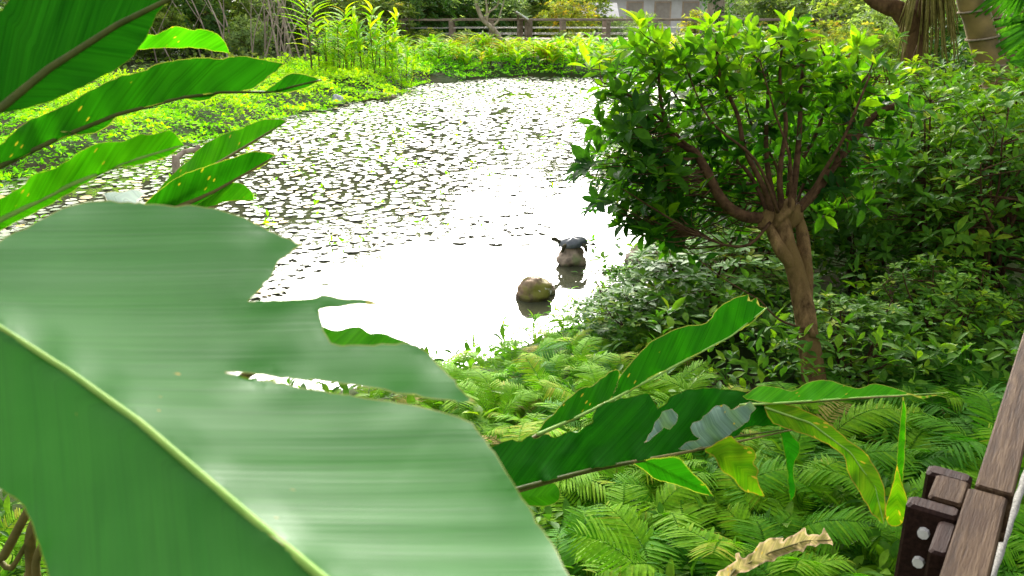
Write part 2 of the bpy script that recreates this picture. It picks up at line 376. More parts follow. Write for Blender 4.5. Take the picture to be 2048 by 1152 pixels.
# ------------------------------------------------------------------ lily pads
M['pad'] = None
m, nt, b, out = new_mat('lily_pad')
at = nt.nodes.new('ShaderNodeAttribute'); at.attribute_name = 'tint'
oi = nt.nodes.new('ShaderNodeObjectInfo')
sp = nt.nodes.new('ShaderNodeSeparateColor'); nt.links.new(at.outputs['Color'], sp.inputs[0])
c = ramp(nt, [(0, (.05, .11, .015)), (.3, (.09, .14, .04)), (.55, (.15, .18, .1)), (.85, (.24, .26, .15)), (.93, (.2, .15, .07)), (1, (.5, .36, .03))], sp.outputs[0]).outputs[0]
nt.links.new(c, b.inputs['Base Color']); b.inputs['Roughness'].default_value = .45; b.inputs['IOR'].default_value = 1.3
bump(nt, b, tex_noise(nt, 40, 3).outputs[0], .2, .004)
M['pad'] = m
def pad_shape(r, n, seed):
    """round pad with a notch and a gently wavy raised margin"""
    V = [(0, 0, .004)]; Fc = []
    rr = np.random.default_rng(seed)
    ph = rr.uniform(0, 6.28); ph2 = rr.uniform(0, 6.28)
    for ring, f in ((0, .55), (1, 1.0)):
        for k in range(n):
            a = .16+(2*math.pi-.32)*k/(n-1)
            q = r*f*(1+.07*math.sin(2*a+ph)+.04*math.sin(3*a+ph2))
            V.append((q*math.cos(a), q*math.sin(a), .004+(.05*r*math.sin(2*a+ph2)+.03*r if ring else 0)*1.0))
    for k in range(n-1):
        Fc.append((0, 1+k, 2+k)); Fc.append((1+k, 1+n+k, 2+n+k, 2+k))
    return np.array(V), Fc
OPEN = np.array([tuple(G(u, v)[:2]) for u, v in [(440, 640), (560, 585), (690, 515), (800, 488), (900, 455), (905, 400), (960, 345), (1090, 320), (1200, 330), (1300, 300), (1420, 330), (1500, 700), (900, 1000), (0, 1200), (-600, 1400), (-400, 900)]])
def inside(poly, X, Y):
    ins = np.zeros(X.shape, bool); n = len(poly)
    for i in range(n):
        a = poly[i]; b = poly[(i+1) % n]
        ins ^= ((a[1] > Y) != (b[1] > Y)) & (X < (b[0]-a[0])*(Y-a[1])/((b[1]-a[1]) or 1e-9)+a[0])
    return ins
N0 = 90000
px = rng.uniform(-14, 5, N0); py = rng.uniform(3, 31, N0)
sdv = pond_sd(px, py); ok = sdv < -.05
px, py = px[ok], py[ok]
inn = inside(OPEN, px, py)
spx = np.array([noise.noise(Vector((x*1.1, y*.55, 3.3))) for x, y in zip(px, py)])
spx2 = np.array([noise.noise(Vector((x*.35, y*.25, 9.3))) for x, y in zip(px, py)])
u_ = px/(py*CP+2.4*SP)*F+1024
vdep = np.degrees(np.arctan2(2.4, py))       # depression angle
glint = inn & (vdep < 15.4) & (vdep > 9) & (u_ > 860)
prob = np.where(inn, 0.0, np.where(spx < -.38, .1, 1.0))
prob = np.where(glint & (spx > -.1), .3, prob)
keep = rng.random(len(px)) < prob
px, py, vdep = px[keep], py[keep], vdep[keep]
# thin out overlaps on a grid of accepted pads
cell = {}; pads = []
for x, y in zip(px, py):
    r = rng.uniform(.04, .085)*(1.0 if y < 14 else 1.2)
    cx, cy = int(x//.22), int(y//.22); good = True
    for i in (-1, 0, 1):
        for j in (-1, 0, 1):
            for (X, Y, Rr) in cell.get((cx+i, cy+j), ()):
                if (X-x)**2+(Y-y)**2 < (.93*(r+Rr))**2: good = False; break
            if not good: break
        if not good: break
    if good: cell.setdefault((cx, cy), []).append((x, y, r)); pads.append((x, y, r))
pads.sort(key=lambda p: p[1]**2+p[0]**2)
def in_view(x, y):
    u = x/(y*CP+2.4*SP)*F+1024; a = math.degrees(math.atan2(2.4, y)); v = 576+F*math.tan(R(a-18.4)); return u, v
shapes = [pad_shape(1.0, 14, s) for s in range(8)]
pad_meshes = {}
TINTS = [.1, .3, .42, .5, .6, .68, .78, .88, 1.0]
def visible_pad(p):
    u, v = in_view(p[0], p[1])
    return 505 < u < 1240 and v < 640 and not (u < 620 and v > 470)
vis = [p for p in pads if visible_pad(p)][:300]
visset = set(vis)
for i, (x, y, r) in enumerate(vis):
    s = int(rng.integers(0, 8)); t = int(rng.choice(9, p=[.1, .14, .16, .15, .13, .12, .09, .07, .04]))
    key = (s, t)
    if key not in pad_meshes:
        V, Fc = shapes[s]; pad_meshes[key] = mesh('lily_pad', V, Fc, M['pad'], np.full(len(V), TINTS[t]))
    o = link('lily_pad', pad_meshes[key]); o.location = (x, y, .004+.012*rng.random()); o.scale = (r, r, r*1.0); o.rotation_euler = (rng.normal()*.02, rng.normal()*.02, rng.uniform(0, 6.28))
    tag(o, 'small round lily pad floating among the nearest pads on the pond', 'lily pad', 'nearest lily pads floating on the pond')
PV, PF, PT = [], [], []
off = 0
for (x, y, r) in pads:
    if (x, y, r) in visset: continue
    V, Fc = shapes[int(rng.integers(0, 8))]; a = rng.uniform(0, 6.28); ca, sa = math.cos(a), math.sin(a)
    tx, ty = rng.normal(size=2)*.035
    W = np.stack([x+r*(V[:, 0]*ca-V[:, 1]*sa), y+r*(V[:, 0]*sa+V[:, 1]*ca), V[:, 2]*r+.006+.012*rng.random()], 1); W[:, 2] += (W[:, 0]-x)*tx+(W[:, 1]-y)*ty
    PV.append(W); PF += [tuple(q+off for q in f) for f in Fc]; off += len(V)
    PT.append(np.full(len(V), min(1, max(0, rng.choice(TINTS, p=[.1, .14, .16, .15, .13, .12, .09, .07, .04] if y < 19 else [.26, .22, .14, .1, .08, .06, .04, .03, .07])+.05*rng.normal()))))  # far pads drawn greener: the trees' reflection is put into their colour
tag(link('floating_lily_pads', mesh('floating_lily_pads', np.concatenate(PV), PF, M['pad'], np.concatenate(PT))), 'carpet of pale lily pads covering the far pond', 'lily pads', kind='stuff')
# a few leaves standing up out of the carpet
L = Leaves(OVATE)
for k in range(420):
    x, y, r = pads[int(rng.integers(0, len(pads)))]
    if y < 7: continue
    whorl(L, (x, y, .03), (rng.normal()*.4, rng.normal()*.4, 1), 3, .09, .55, (30, 85))
tag(link('water_weed', L.mesh('water_weed', M['cover'])), 'small green weed leaves poking up between the pads', 'water weed', kind='stuff')

# ------------------------------------------------------------------ hero ginger leaves
def chaikin(pts, it=2):
    P_ = [(p[0], p[1], len(p) > 2) for p in pts]
    for _ in range(it):
        Q = []; n = len(P_)
        for i in range(n):
            a = P_[i]; b_ = P_[(i+1) % n]
            if a[2]: Q.append(a)
            else: Q.append((a[0]*.75+b_[0]*.25, a[1]*.75+b_[1]*.25, False))
            if b_[2]: pass
            else: Q.append((a[0]*.25+b_[0]*.75, a[1]*.25+b_[1]*.75, False))
            if a[2]: Q.append((a[0]*.75+b_[0]*.25, a[1]*.75+b_[1]*.25, False))
        # keep order: corner, then 1/4 and 3/4 points
        P_ = Q
    return [(p[0], p[1]) for p in P_]
def pt_in(poly, x, y):
    ins = False; n = len(poly)
    for i in range(n):
        a = poly[i]; b_ = poly[(i+1) % n]
        if (a[1] > y) != (b_[1] > y) and x < (b_[0]-a[0])*(y-a[1])/(b_[1]-a[1])+a[0]: ins = not ins
    return ins
def hero_leaf(parent, polys, mid, ctrl, mat, step=10, fold=.15, k=1.0, k2=None, pleat=.001, pl_freq=140, ripple=.003, edge_px=4, name='leaf', rib=None, rib_mat=None, bend=0.0, smooth_it=1, seed=0, near_rib=0, fold_up=None, jit=.8, chord=False):
    """polys: outlines traced from the photo; ctrl: (u, v, depth in metres) anchors of the blade; the blade folds along the midrib, is pleated along its side veins and ripples at the margin"""
    A = np.array([(1, (u-1024)/1000, (v-576)/1000) for u, v, d in ctrl]); dd = np.array([c_[2] for c_ in ctrl])
    co = np.linalg.lstsq(A, dd, rcond=None)[0]
    md = [np.array(p, float) for p in mid]
    seg = [np.linalg.norm(md[i+1]-md[i]) for i in range(len(md)-1)]; acc = np.concatenate([[0], np.cumsum(seg)])
    dmean = float(dd.mean())
    def st(u, v):
        best = None
        for i in range(len(md)-1):
            a = md[i]; e = (md[i+1]-a)/seg[i]; q = np.array((u, v))-a; t = q@e
            lo = -1e9 if i == 0 else 0; hi = 1e9 if i == len(md)-2 else seg[i]
            tc = min(max(t, lo), hi); r = q-e*tc; dist = math.hypot(*r)
            if best is None or dist < best[0]: best = (dist, acc[i]+tc, math.copysign(dist, e[0]*q[1]-e[1]*q[0]))
        return best[1]*dmean/F, best[2]*dmean/F
    def place(u, v, edge):
        s, t = st(u, v); kk = k if t < 0 else (k2 or k)
        wv = s-kk*abs(t)
        if chord:
            e_ = (md[-1]-md[0])/np.linalg.norm(md[-1]-md[0]); q_ = np.array((u, v))-md[0]
            s_c = float(q_@e_)*dmean/F; t_c = float(e_[0]*q_[1]-e_[1]*q_[0])*dmean/F
            wv = s_c-kk*abs(t_c)*(1-.9*min(abs(t_c), .09))
        fd = fold if (t > 0 or fold_up is None) else fold_up*(1-.85*min(1, max(0, s/.42)))
        d = co[0]+co[1]*(u-1024)/1000+co[2]*(v-576)/1000+fd*abs(t)+bend*t*t
        tt = min(1, abs(t)/.02)
        d += pleat*tt*(noise.noise(Vector((wv*pl_freq, t*6, seed)))+.5*noise.noise(Vector((wv*pl_freq*2.7, t*6, seed+5))))
        if near_rib and t > 0: d += near_rib*math.exp(-t/.03)*noise.noise(Vector((wv*40, 2.2, seed)))
        d += ripple*edge*noise.noise(Vector((s*45, seed*2.0+t*8, 1.5)))*1.6+ripple*.7*noise.noise(Vector((s*14, t*14, seed+9)))
        return P(u, v, d), (wv, t)
    V, Fc, UV, T = [], [], [], []
    for poly in polys:
        pl = chaikin(poly, smooth_it)
        # densify
        dn = []
        for i in range(len(pl)):
            a = np.array(pl[i]); b_ = np.array(pl[(i+1) % len(pl)]); n = max(1, int(np.linalg.norm(b_-a)/(step*.7)))
            for j in range(n): dn.append(tuple(a+(b_-a)*j/n))
        for i in range(len(dn)):
            jx = noise.noise(Vector((dn[i][0]*.06, dn[i][1]*.06, seed))); jy = noise.noise(Vector((dn[i][0]*.06, dn[i][1]*.06, seed+40)))
            dn[i] = (dn[i][0]+jx*edge_px*jit, dn[i][1]+jy*edge_px*jit)
        area = sum(dn[i][0]*dn[(i+1) % len(dn)][1]-dn[(i+1) % len(dn)][0]*dn[i][1] for i in range(len(dn)))
        if area < 0: dn = dn[::-1]
        pts = list(dn); nb = len(dn); D = np.array(dn)
        kinds = [1.0]*nb
        for i in range(nb):
            e = D[(i+1) % nb]-D[i-1]; nl = np.linalg.norm(e)
            if nl < 1e-6: continue
            q = D[i]+np.array((-e[1], e[0]))/nl*edge_px
            if pt_in(dn, q[0], q[1]) and np.min(np.linalg.norm(D-q, axis=1)) > edge_px*.8: pts.append(tuple(q)); kinds.append(.5)
        x0, y0 = D.min(0); x1, y1 = D.max(0)
        row = 0; y = y0+step/2
        while y < y1:
            x = x0+(step/2 if row % 2 else 0)
            while x < x1:
                if pt_in(dn, x, y) and np.min(np.linalg.norm(D-np.array((x, y)), axis=1)) > edge_px*1.9: pts.append((x, y)); kinds.append(0.0)
                x += step
            y += step*.87; row += 1
        # midrib as constraint samples
        for i in range(len(md)-1):
            n = max(2, int(seg[i]/step))
            for j in range(n+1):
                q = md[i]+(md[i+1]-md[i])*j/n
                if pt_in(dn, q[0], q[1]) and np.min(np.linalg.norm(D-q, axis=1)) > edge_px*1.9: pts.append(tuple(q)); kinds.append(0.0)
        r = delaunay_2d_cdt([Vector(p) for p in pts], [], [list(range(nb))], 1, 1e-4)
        off = len(V)
        for vi, q in enumerate(r[0]):
            org = r[3][vi]; kd = kinds[org[0]] if org else 0.0
            if kd == 0.0:
                de = np.min(np.linalg.norm(D-np.array(q), axis=1)); ef = max(0, 1-de/60)*.9
            else: ef = 1.0
            p, uv = place(q[0], q[1], ef); V.append(p); UV.append(uv); T.append(kd)
        for f in r[2]: Fc.append(tuple(off+i for i in f))
    loc = parent.location
    me = mesh(name, [v-loc for v in V], Fc, mat, T, True, UV)
    o = link(name, me, parent)
    if rib:
        mb = MB(); n = len(mid)
        pp = []
        for i in range(n-1):
            for j in range(4):
                q = md[i]+(md[i+1]-md[i])*j/4; pp.append(q)
        pp.append(md[-1])
        W = [place(q[0], q[1], 0)[0]-loc for q in pp]
        # sit the rib on the side facing the viewer
        W = [q-(ray(*pp[i]).normalized())*rib[0]*.25 for i, q in enumerate(W)]
        mb.tube(W, [rib[0]+(rib[1]-rib[0])*i/(len(W)-1) for i in range(len(W))], 8, 2)
        mb.build('midrib', rib_mat or M['midrib'], o)
    return o
GG = 'ginger plants leaning over the near bank'
# giant torn leaf close to the lens
g = empty('ginger_plant', P(-320, 1500, .75), 'ginger plant with the huge pale torn leaf filling the near corner', 'plant')
c = 's'
giant_polys = [
 [(-120, 560), (-60, 520), (0, 480), (80, 440), (150, 403), (230, 402), (330, 410), (420, 412), (500, 440), (560, 470), (607, 489, c), (580, 503), (552, 530), (545, 548), (520, 578), (497, 602, c), (560, 600), (625, 598), (655, 588), (690, 600), (715, 596), (745, 602), (767, 613, c), (720, 608), (670, 615), (637, 618, c), (645, 650), (655, 678), (665, 690), (720, 690), (790, 688), (825, 684), (855, 705), (890, 745), (920, 775), (952, 806, c), (900, 803), (820, 790), (740, 776), (660, 764), (560, 755), (470, 744), (452, 746, c), (560, 766), (680, 788), (760, 800), (850, 815), (930, 835), (965, 870), (1000, 925), (1040, 990), (1080, 1050), (1120, 1115), (1145, 1165), (1165, 1230), (1100, 1290), (860, 1325, c), (760, 1245), (640, 1152), (560, 1085), (420, 965), (280, 845), (140, 745), (0, 655), (-120, 590, c)],
 [(-120, 590, c), (0, 655), (140, 745), (280, 845), (420, 965), (560, 1085), (640, 1152), (760, 1245), (860, 1325, c), (700, 1335), (400, 1330), (150, 1260), (95, 1152), (70, 1060), (45, 1005), (0, 980), (-60, 930), (-120, 880)]]
mid = [(-120, 590), (0, 655), (140, 745), (280, 845), (420, 965), (560, 1085), (640, 1152), (760, 1245), (860, 1325)]
gl = hero_leaf(g, giant_polys, mid, [(0, 600, .43), (600, 490, .47), (640, 1152, .33), (1140, 1152, .35), (0, 1000, .37), (300, 800, .38)], M['giant'], smooth_it=2, step=16, fold=.2, k=1.45, k2=.95, pleat=.0007, pl_freq=42, ripple=.003, edge_px=6, rib=(.0013, .0022), bend=.3, seed=3, near_rib=0, fold_up=.6, chord=True)
mb = MB()
bp = P(-120, 590, .47)-g.location
mb.tube([bp, P(-200, 620, .5)-g.location, P(-290, 800, .58)-g.location, P(-320, 1500, .75)-g.location, (0, 0, H1(g.location.x, g.location.y)-g.location.z-.05)], [.004, .006, .009, .012, .014], 8)
mb.build('stem', M['cane_stem'], g)

# left cluster, seen from below
g = empty('ginger_plant', Vector((-.85, .9, H1(-.85, .9))), 'ginger plant with long dark spotted leaves at the upper left', 'plant')
hero_leaf(g, [[(-130, 60), (-60, 30), (0, 27), (20, -3), (70, -60), (200, -90), (380, -60), (420, -40, c), (341, -3), (318, 22), (305, 50), (285, 88), (262, 120), (215, 148), (150, 182), (80, 212), (0, 227), (-100, 240), (-130, 250)]],
          [(-130, 290), (0, 217), (98, 137), (234, 50), (341, -3), (420, -45)], [(0, 0, .66), (340, 0, .74), (0, 226, .62), (200, 140, .7)], M['ginger_dark'], step=12, fold=.25, k=1.2, pleat=.0008, ripple=.003, rib=(.0035, .002), rib_mat=M['midrib_dark'], seed=1)
hero_leaf(g, [[(200, 108), (262, 96), (285, 72), (297, 68), (312, 70), (330, 60), (350, 51), (366, 54), (385, 62), (398, 58), (420, 60), (440, 71), (453, 88), (460, 108, c), (430, 102), (400, 96), (350, 95), (300, 97), (240, 104)]],
          [(200, 110), (300, 100), (400, 98), (460, 108)], [(200, 105, 1.0), (460, 107, 1.12), (350, 50, 1.04)], M['ginger_bright'], step=8, fold=.2, k=1.2, ripple=.006, seed=2, edge_px=3)
L3m = [(-110, 380), (0, 333), (120, 275), (235, 229), (360, 196), (440, 185), (540, 184), (642, 160)]
hero_leaf(g, [[(-110, 350), (-40, 315), (0, 290), (30, 262), (52, 244), (75, 232), (100, 224), (120, 214), (150, 200), (165, 188), (205, 168), (240, 152), (262, 147), (290, 141), (305, 131), (330, 124), (370, 118), (410, 114), (440, 119), (465, 113), (484, 111), (515, 117), (545, 122), (572, 125, c), (545, 147), (515, 172), (496, 182), (440, 185), (360, 196), (300, 212), (235, 230), (150, 265), (60, 307), (0, 334), (-110, 382, c)],
              [(528, 184, c), (545, 172), (562, 158), (575, 148), (588, 145), (605, 148), (625, 153), (643, 160, c), (622, 172), (600, 181), (575, 185), (555, 186)],
              [(235, 228, c), (228, 240), (210, 258), (185, 268), (160, 270), (130, 266), (118, 262), (150, 264)],
              [(440, 184, c), (425, 198), (402, 203), (380, 200), (362, 197)]],
          L3m, [(0, 310, .82), (560, 130, 1.06), (300, 170, .93), (640, 160, 1.1), (0, 333, .80), (430, 118, 1.0)], M['ginger'], step=9, fold=.25, k=1.3, ripple=.005, pleat=.0012, rib=(.003, .0012), rib_mat=M['midrib_dark'], seed=4, edge_px=3)
hero_leaf(g, [[(-110, 470), (-60, 430), (0, 398), (25, 383), (48, 372), (60, 352), (85, 343), (105, 340), (140, 318), (165, 300), (185, 290), (210, 283), (235, 284), (258, 280), (280, 266), (297, 271), (312, 268), (335, 259), (352, 266), (367, 290, c), (350, 304), (330, 316), (300, 322), (275, 332), (250, 332), (225, 338), (200, 350), (140, 385), (80, 420), (0, 462), (-110, 520)]],
          [(-110, 512), (0, 440), (140, 370), (250, 325), (367, 290)], [(0, 430, .75), (365, 290, .92), (200, 300, .82)], M['ginger_bright'], step=9, fold=.3, k=1.4, ripple=.006, rib=(.003, .001), seed=5, edge_px=3)
mb = MB(); lo = g.location
mb.tube([P(-130, 300, .63)-lo, P(-200, 420, .7)-lo, (.0, .0, 1.0), (0, 0, -.05)], [.008, .01, .013, .015], 8)
mb.tube([P(-110, 380, .8)-lo, P(-180, 440, .78)-lo, P(-205, 500, .72)-lo], [.004, .006, .008], 7)
mb.tube([P(-110, 512, .73)-lo, P(-170, 560, .73)-lo, P(-205, 640, .72)-lo], [.004, .006, .008], 7)
mb.tube([P(200, 110, 1.0)-lo, P(0, 150, .95)-lo, P(-205, 400, .72)-lo], [.003, .004, .006], 7)
mb.build('stem', M['cane_stem'], g)

g = empty('ginger_plant', Vector((-.75, 1.25, H1(-.75, 1.25))), 'ginger shoot of three bright leaves rising behind the huge torn leaf', 'plant')
lo = g.location
hero_leaf(g, [[(250, 440), (300, 400), (345, 345), (382, 318), (398, 297), (415, 284), (440, 271), (470, 260), (488, 254), (510, 244), (535, 237), (556, 238), (574, 241, c), (550, 262), (500, 290), (460, 310), (400, 350), (330, 430)]],
          [(260, 450), (350, 375), (460, 312), (574, 242)], [(300, 400, 1.02), (574, 241, 1.2), (400, 300, 1.1)], M['ginger_bright'], step=8, fold=.25, k=1.2, ripple=.005, seed=6, edge_px=3)
hero_leaf(g, [[(260, 440), (285, 410), (330, 370), (360, 350), (398, 336), (440, 325), (465, 316), (485, 306), (520, 301), (554, 311, c), (535, 325), (520, 335), (470, 362), (430, 390), (395, 413), (340, 450)]],
          [(300, 450), (380, 405), (460, 360), (554, 311)], [(300, 410, 1.0), (550, 311, 1.14), (420, 350, 1.06)], M['ginger'], step=8, fold=.2, k=1.2, ripple=.004, seed=7, edge_px=3)
hero_leaf(g, [[(360, 440), (390, 412), (415, 395), (440, 378), (458, 366), (478, 365), (492, 371), (505, 384), (507, 401, c), (480, 401), (460, 402), (430, 410), (400, 440)]],
          [(370, 445), (420, 410), (507, 401)], [(390, 410, 1.05), (505, 400, 1.12), (450, 370, 1.09)], M['ginger_bright'], step=8, fold=.2, k=1.2, ripple=.004, seed=8, edge_px=3)
hero_leaf(g, [[(208, 386, c), (225, 382), (240, 386), (262, 379), (280, 381), (291, 388, c), (268, 405), (262, 430), (230, 430), (218, 412)]],
          [(208, 386), (250, 400), (262, 430)], [(210, 385, 1.0), (290, 388, 1.03), (250, 420, .97)], M['ginger_back'], step=7, fold=.2, k=1.2, ripple=.003, seed=9, edge_px=3, name='curled_leaf')
hero_leaf(g, [[(600, 640), (645, 652), (660, 659), (680, 661), (695, 655), (708, 652), (722, 654), (740, 667), (755, 665), (778, 670), (800, 680), (820, 687, c), (790, 720), (700, 725), (620, 710)]],
          [(590, 700), (700, 700), (820, 688)], [(600, 690, .62), (820, 690, .68), (700, 655, .66)], M['ginger_bright'], step=9, fold=.1, k=1.2, ripple=.004, seed=10, edge_px=3)
mb = MB()
mb.tube([P(574, 242, 1.2)-lo, P(460, 312, 1.12)-lo, P(340, 385, 1.04)-lo, P(255, 455, 1.0)-lo, P(200, 620, 1.0)-lo, P(120, 900, 1.05)-lo, (0, 0, -.05)], [.001, .002, .003, .006, .008, .011, .013], 8)
mb.tube([P(554, 311, 1.14)-lo, P(430, 382, 1.07)-lo, P(300, 450, 1.01)-lo, P(210, 600, 1.0)-lo], [.001, .002, .004, .006], 7)
mb.tube([P(450, 408, 1.07)-lo, P(370, 445, 1.03)-lo, P(205, 620, 1.0)-lo], [.001, .003, .006], 7)
mb.tube([P(700, 702, .66)-lo, P(580, 705, .64)-lo, P(400, 800, .8)-lo, P(170, 900, 1.03)-lo], [.001, .003, .004, .006], 7)
mb.build('stem', M['cane_stem'], g)
# cut canes at the lower left corner
g = empty('cane_cluster', G(20, 1152, .45), 'bare brown ginger stalks leaning in the lower left corner', 'plant')
lo = g.location
for a, b_, r in (((-40, 1190), (48, 1036), .0065), ((-20, 1200), (62, 1072), .004), ((56, 1240), (64, 1060), .008), ((70, 1240), (75, 1110), .006)):
    mb = MB(); mb.tube([P(a[0], a[1]+600, 1.6)-lo, P(*a, 1.25)-lo, P((a[0]+b_[0])/2+3, (a[1]+b_[1])/2, 1.2)-lo, P(*b_, 1.15)-lo, P(b_[0]+60, b_[1]-110, 1.1)-lo], [r*1.2, r*1.1, r, r*.9, r*.6], 8); mb.build('stalk', M['cane_stem'], g)

# right hand ginger
g = empty('ginger_plant', Vector((-.12, 1.15, H1(-.12, 1.15))), 'ginger plant with ragged half-torn leaves reaching across the ferns', 'plant')
lo = g.location
q = lambda X, Y: (1000+X/1.946, 560+Y/1.946)
hero_leaf(g, [[q(430, 470)+(c,), q(455, 400), q(470, 370), q(500, 330), q(560, 265), q(585, 240), q(615, 226), q(680, 190), q(710, 184), q(740, 175), q(800, 173), q(822, 150), q(838, 122), q(870, 93), q(920, 65), q(966, 56)+(c,), q(965, 85), q(1003, 68)+(c,), q(1000, 100), q(1038, 108)+(c,), q(1000, 147), q(960, 182), q(900, 216), q(830, 260), q(760, 290), q(700, 322), q(600, 372), q(520, 424), q(450, 462)],
              [q(140, 600)+(c,), q(165, 560), q(200, 528), q(250, 472), q(300, 432), q(335, 412), q(352, 418), q(385, 388), q(400, 380), q(430, 352), q(458, 345), q(470, 372), q(440, 462), q(395, 478), q(345, 520), q(270, 545)]],
          [q(140, 605), q(300, 535), q(440, 465), q(700, 324), q(900, 218), q(1038, 108)], [(1075, 868, 1.18), (1230, 780, 1.3), (1500, 595, 1.5), (1350, 670, 1.4)], M['ginger'], step=9, fold=.3, k=1.3, ripple=.007, pleat=.0015, seed=11, edge_px=3, rib=(.003, .001), rib_mat=M['midrib'])
R2 = [(960, 905), (1000, 886), (1020, 879), (1040, 884), (1055, 871), (1072, 877), (1090, 867), (1108, 875), (1125, 868), (1138, 860), (1155, 867), (1168, 853), (1186, 845), (1184, 832), (1195, 812), (1220, 802), (1250, 797), (1273, 791), (1297, 785), (1306, 799), (1316, 817, c), (1327, 810), (1347, 789), (1362, 783), (1378, 778), (1415, 776), (1450, 778), (1480, 781), (1505, 789), (1524, 798), (1536, 807), (1570, 808), (1597, 818), (1618, 833, c), (1616, 853), (1570, 854), (1515, 852), (1497, 853), (1480, 866), (1450, 882), (1400, 897), (1357, 909), (1318, 916), (1270, 924), (1195, 936), (1120, 954), (1053, 973), (960, 1000)]
hero_leaf(g, [R2], [(940, 1005), (1053, 973), (1195, 936), (1318, 916), (1400, 897), (1480, 872), (1616, 853)], [(1000, 930, 1.0), (1300, 800, 1.2), (1600, 840, 1.36), (1300, 915, 1.14), (1150, 945, 1.06)], M['ginger_dark'], step=8, fold=.2, k=1.3, ripple=.013, pleat=.0025, pl_freq=90, jit=1.2, seed=12, edge_px=3, rib=(.0032, .001), rib_mat=M['midrib_dark'])
FL = [(1000, 930, .975), (1300, 800, 1.16), (1600, 840, 1.33), (1300, 915, 1.1), (1150, 945, 1.03)]
for pl, cc, sd in (([(1288, 887, c), (1297, 872), (1305, 857), (1325, 825), (1342, 817), (1357, 829), (1351, 847), (1340, 857), (1327, 853), (1305, 877)], FL, 13),
               ([(1356, 896, c), (1381, 882), (1402, 877), (1386, 868), (1380, 856), (1385, 846), (1400, 838), (1415, 825), (1435, 811), (1449, 809), (1462, 821), (1480, 814), (1502, 804), (1511, 815), (1497, 838), (1486, 850), (1468, 862), (1452, 874), (1440, 887), (1427, 891), (1403, 893), (1376, 903)], FL, 14)):
    hero_leaf(g, [pl], [pl[0][:2], pl[len(pl)//2][:2]], cc, M['ginger_back'], step=6, fold=.15, k=.2, ripple=.018, pleat=.002, pl_freq=200, seed=sd, edge_px=2.5, name='torn_flap', smooth_it=0, jit=2.2)
hero_leaf(g, [[(1480, 795), (1497, 786), (1505, 778), (1520, 770), (1545, 772), (1562, 776), (1580, 783), (1592, 780), (1605, 770), (1620, 763), (1640, 760), (1665, 762), (1690, 771), (1712, 777), (1730, 774), (1742, 768), (1757, 767), (1775, 772), (1795, 777), (1812, 785), (1830, 791), (1845, 792), (1868, 790), (1896, 785, c), (1870, 792), (1852, 797), (1838, 797), (1820, 789), (1790, 790), (1760, 792), (1700, 796), (1650, 800), (1560, 806), (1536, 807)]],
          [(1480, 810), (1560, 806), (1650, 800), (1760, 792), (1820, 790), (1896, 785)], [(1500, 790, 1.3), (1896, 786, 1.55), (1650, 765, 1.42)], M['ginger_bright'], step=8, fold=.2, k=1.4, ripple=.007, seed=16, edge_px=3, rib=(.0018, .0006))
hero_leaf(g, [[(1525, 800), (1560, 806), (1590, 812), (1612, 821), (1640, 834), (1660, 848), (1680, 865), (1700, 884), (1715, 893), (1732, 905), (1748, 930), (1762, 955), (1770, 980), (1771, 1010), (1768, 1048, c), (1750, 1035), (1735, 1012), (1720, 985), (1700, 955), (1693, 935), (1690, 915), (1675, 900), (1650, 885), (1600, 866), (1570, 856), (1540, 845)]],
          [(1530, 815), (1620, 846), (1700, 905), (1750, 975), (1768, 1048)], [(1540, 815, 1.3), (1620, 840, 1.36), (1770, 1000, 1.36), (1768, 1045, 1.35), (1700, 910, 1.38)], M['ginger_old'], step=8, fold=.25, k=1.4, ripple=.006, seed=17, edge_px=3, rib=(.0018, .0006))
hero_leaf(g, [[(1262, 922), (1300, 918), (1330, 915), (1358, 913), (1372, 930), (1385, 946), (1410, 968), (1428, 992, c), (1412, 990), (1395, 985), (1370, 976), (1350, 968), (1310, 960), (1292, 943)]],
          [(1290, 920), (1345, 945), (1428, 992)], [(1290, 920, 1.12), (1425, 990, 1.16), (1350, 950, 1.12)], M['ginger'], step=8, fold=.2, k=1.2, ripple=.006, seed=18, edge_px=3)
hero_leaf(g, [[(1405, 900), (1425, 890), (1440, 880), (1460, 871), (1472, 880), (1485, 891), (1502, 894), (1515, 912), (1505, 926), (1517, 940), (1512, 956), (1530, 992, c), (1500, 986), (1480, 978), (1465, 955), (1442, 942), (1432, 916)]],
          [(1405, 900), (1450, 915), (1490, 945), (1530, 992)], [(1420, 900, 1.18), (1530, 990, 1.24), (1470, 880, 1.2)], M['ginger_old'], step=8, fold=.2, k=1.2, ripple=.008, seed=19, edge_px=3)
hero_leaf(g, [[(1558, 852), (1575, 858), (1588, 876), (1602, 890), (1596, 910), (1588, 925), (1586, 945), (1592, 990), (1580, 1003, c), (1576, 960), (1574, 930), (1568, 900)]],
          [(1562, 852), (1580, 910), (1582, 1003)], [(1562, 855, 1.36), (1580, 1000, 1.38), (1600, 890, 1.36)], M['ginger_dark'], step=7, fold=.3, k=1.2, ripple=.005, seed=20, edge_px=2.5)
hero_leaf(g, [[(1806, 790, c), (1812, 810), (1812, 840), (1810, 900), (1806, 945), (1804, 990, c), (1792, 945), (1796, 890), (1802, 830)]],
          [(1807, 790), (1804, 880), (1804, 990)], [(1807, 795, 1.46), (1804, 980, 1.46), (1796, 890, 1.47)], M['ginger_bright'], step=7, fold=.3, k=1.2, ripple=.004, seed=21, edge_px=2.5)
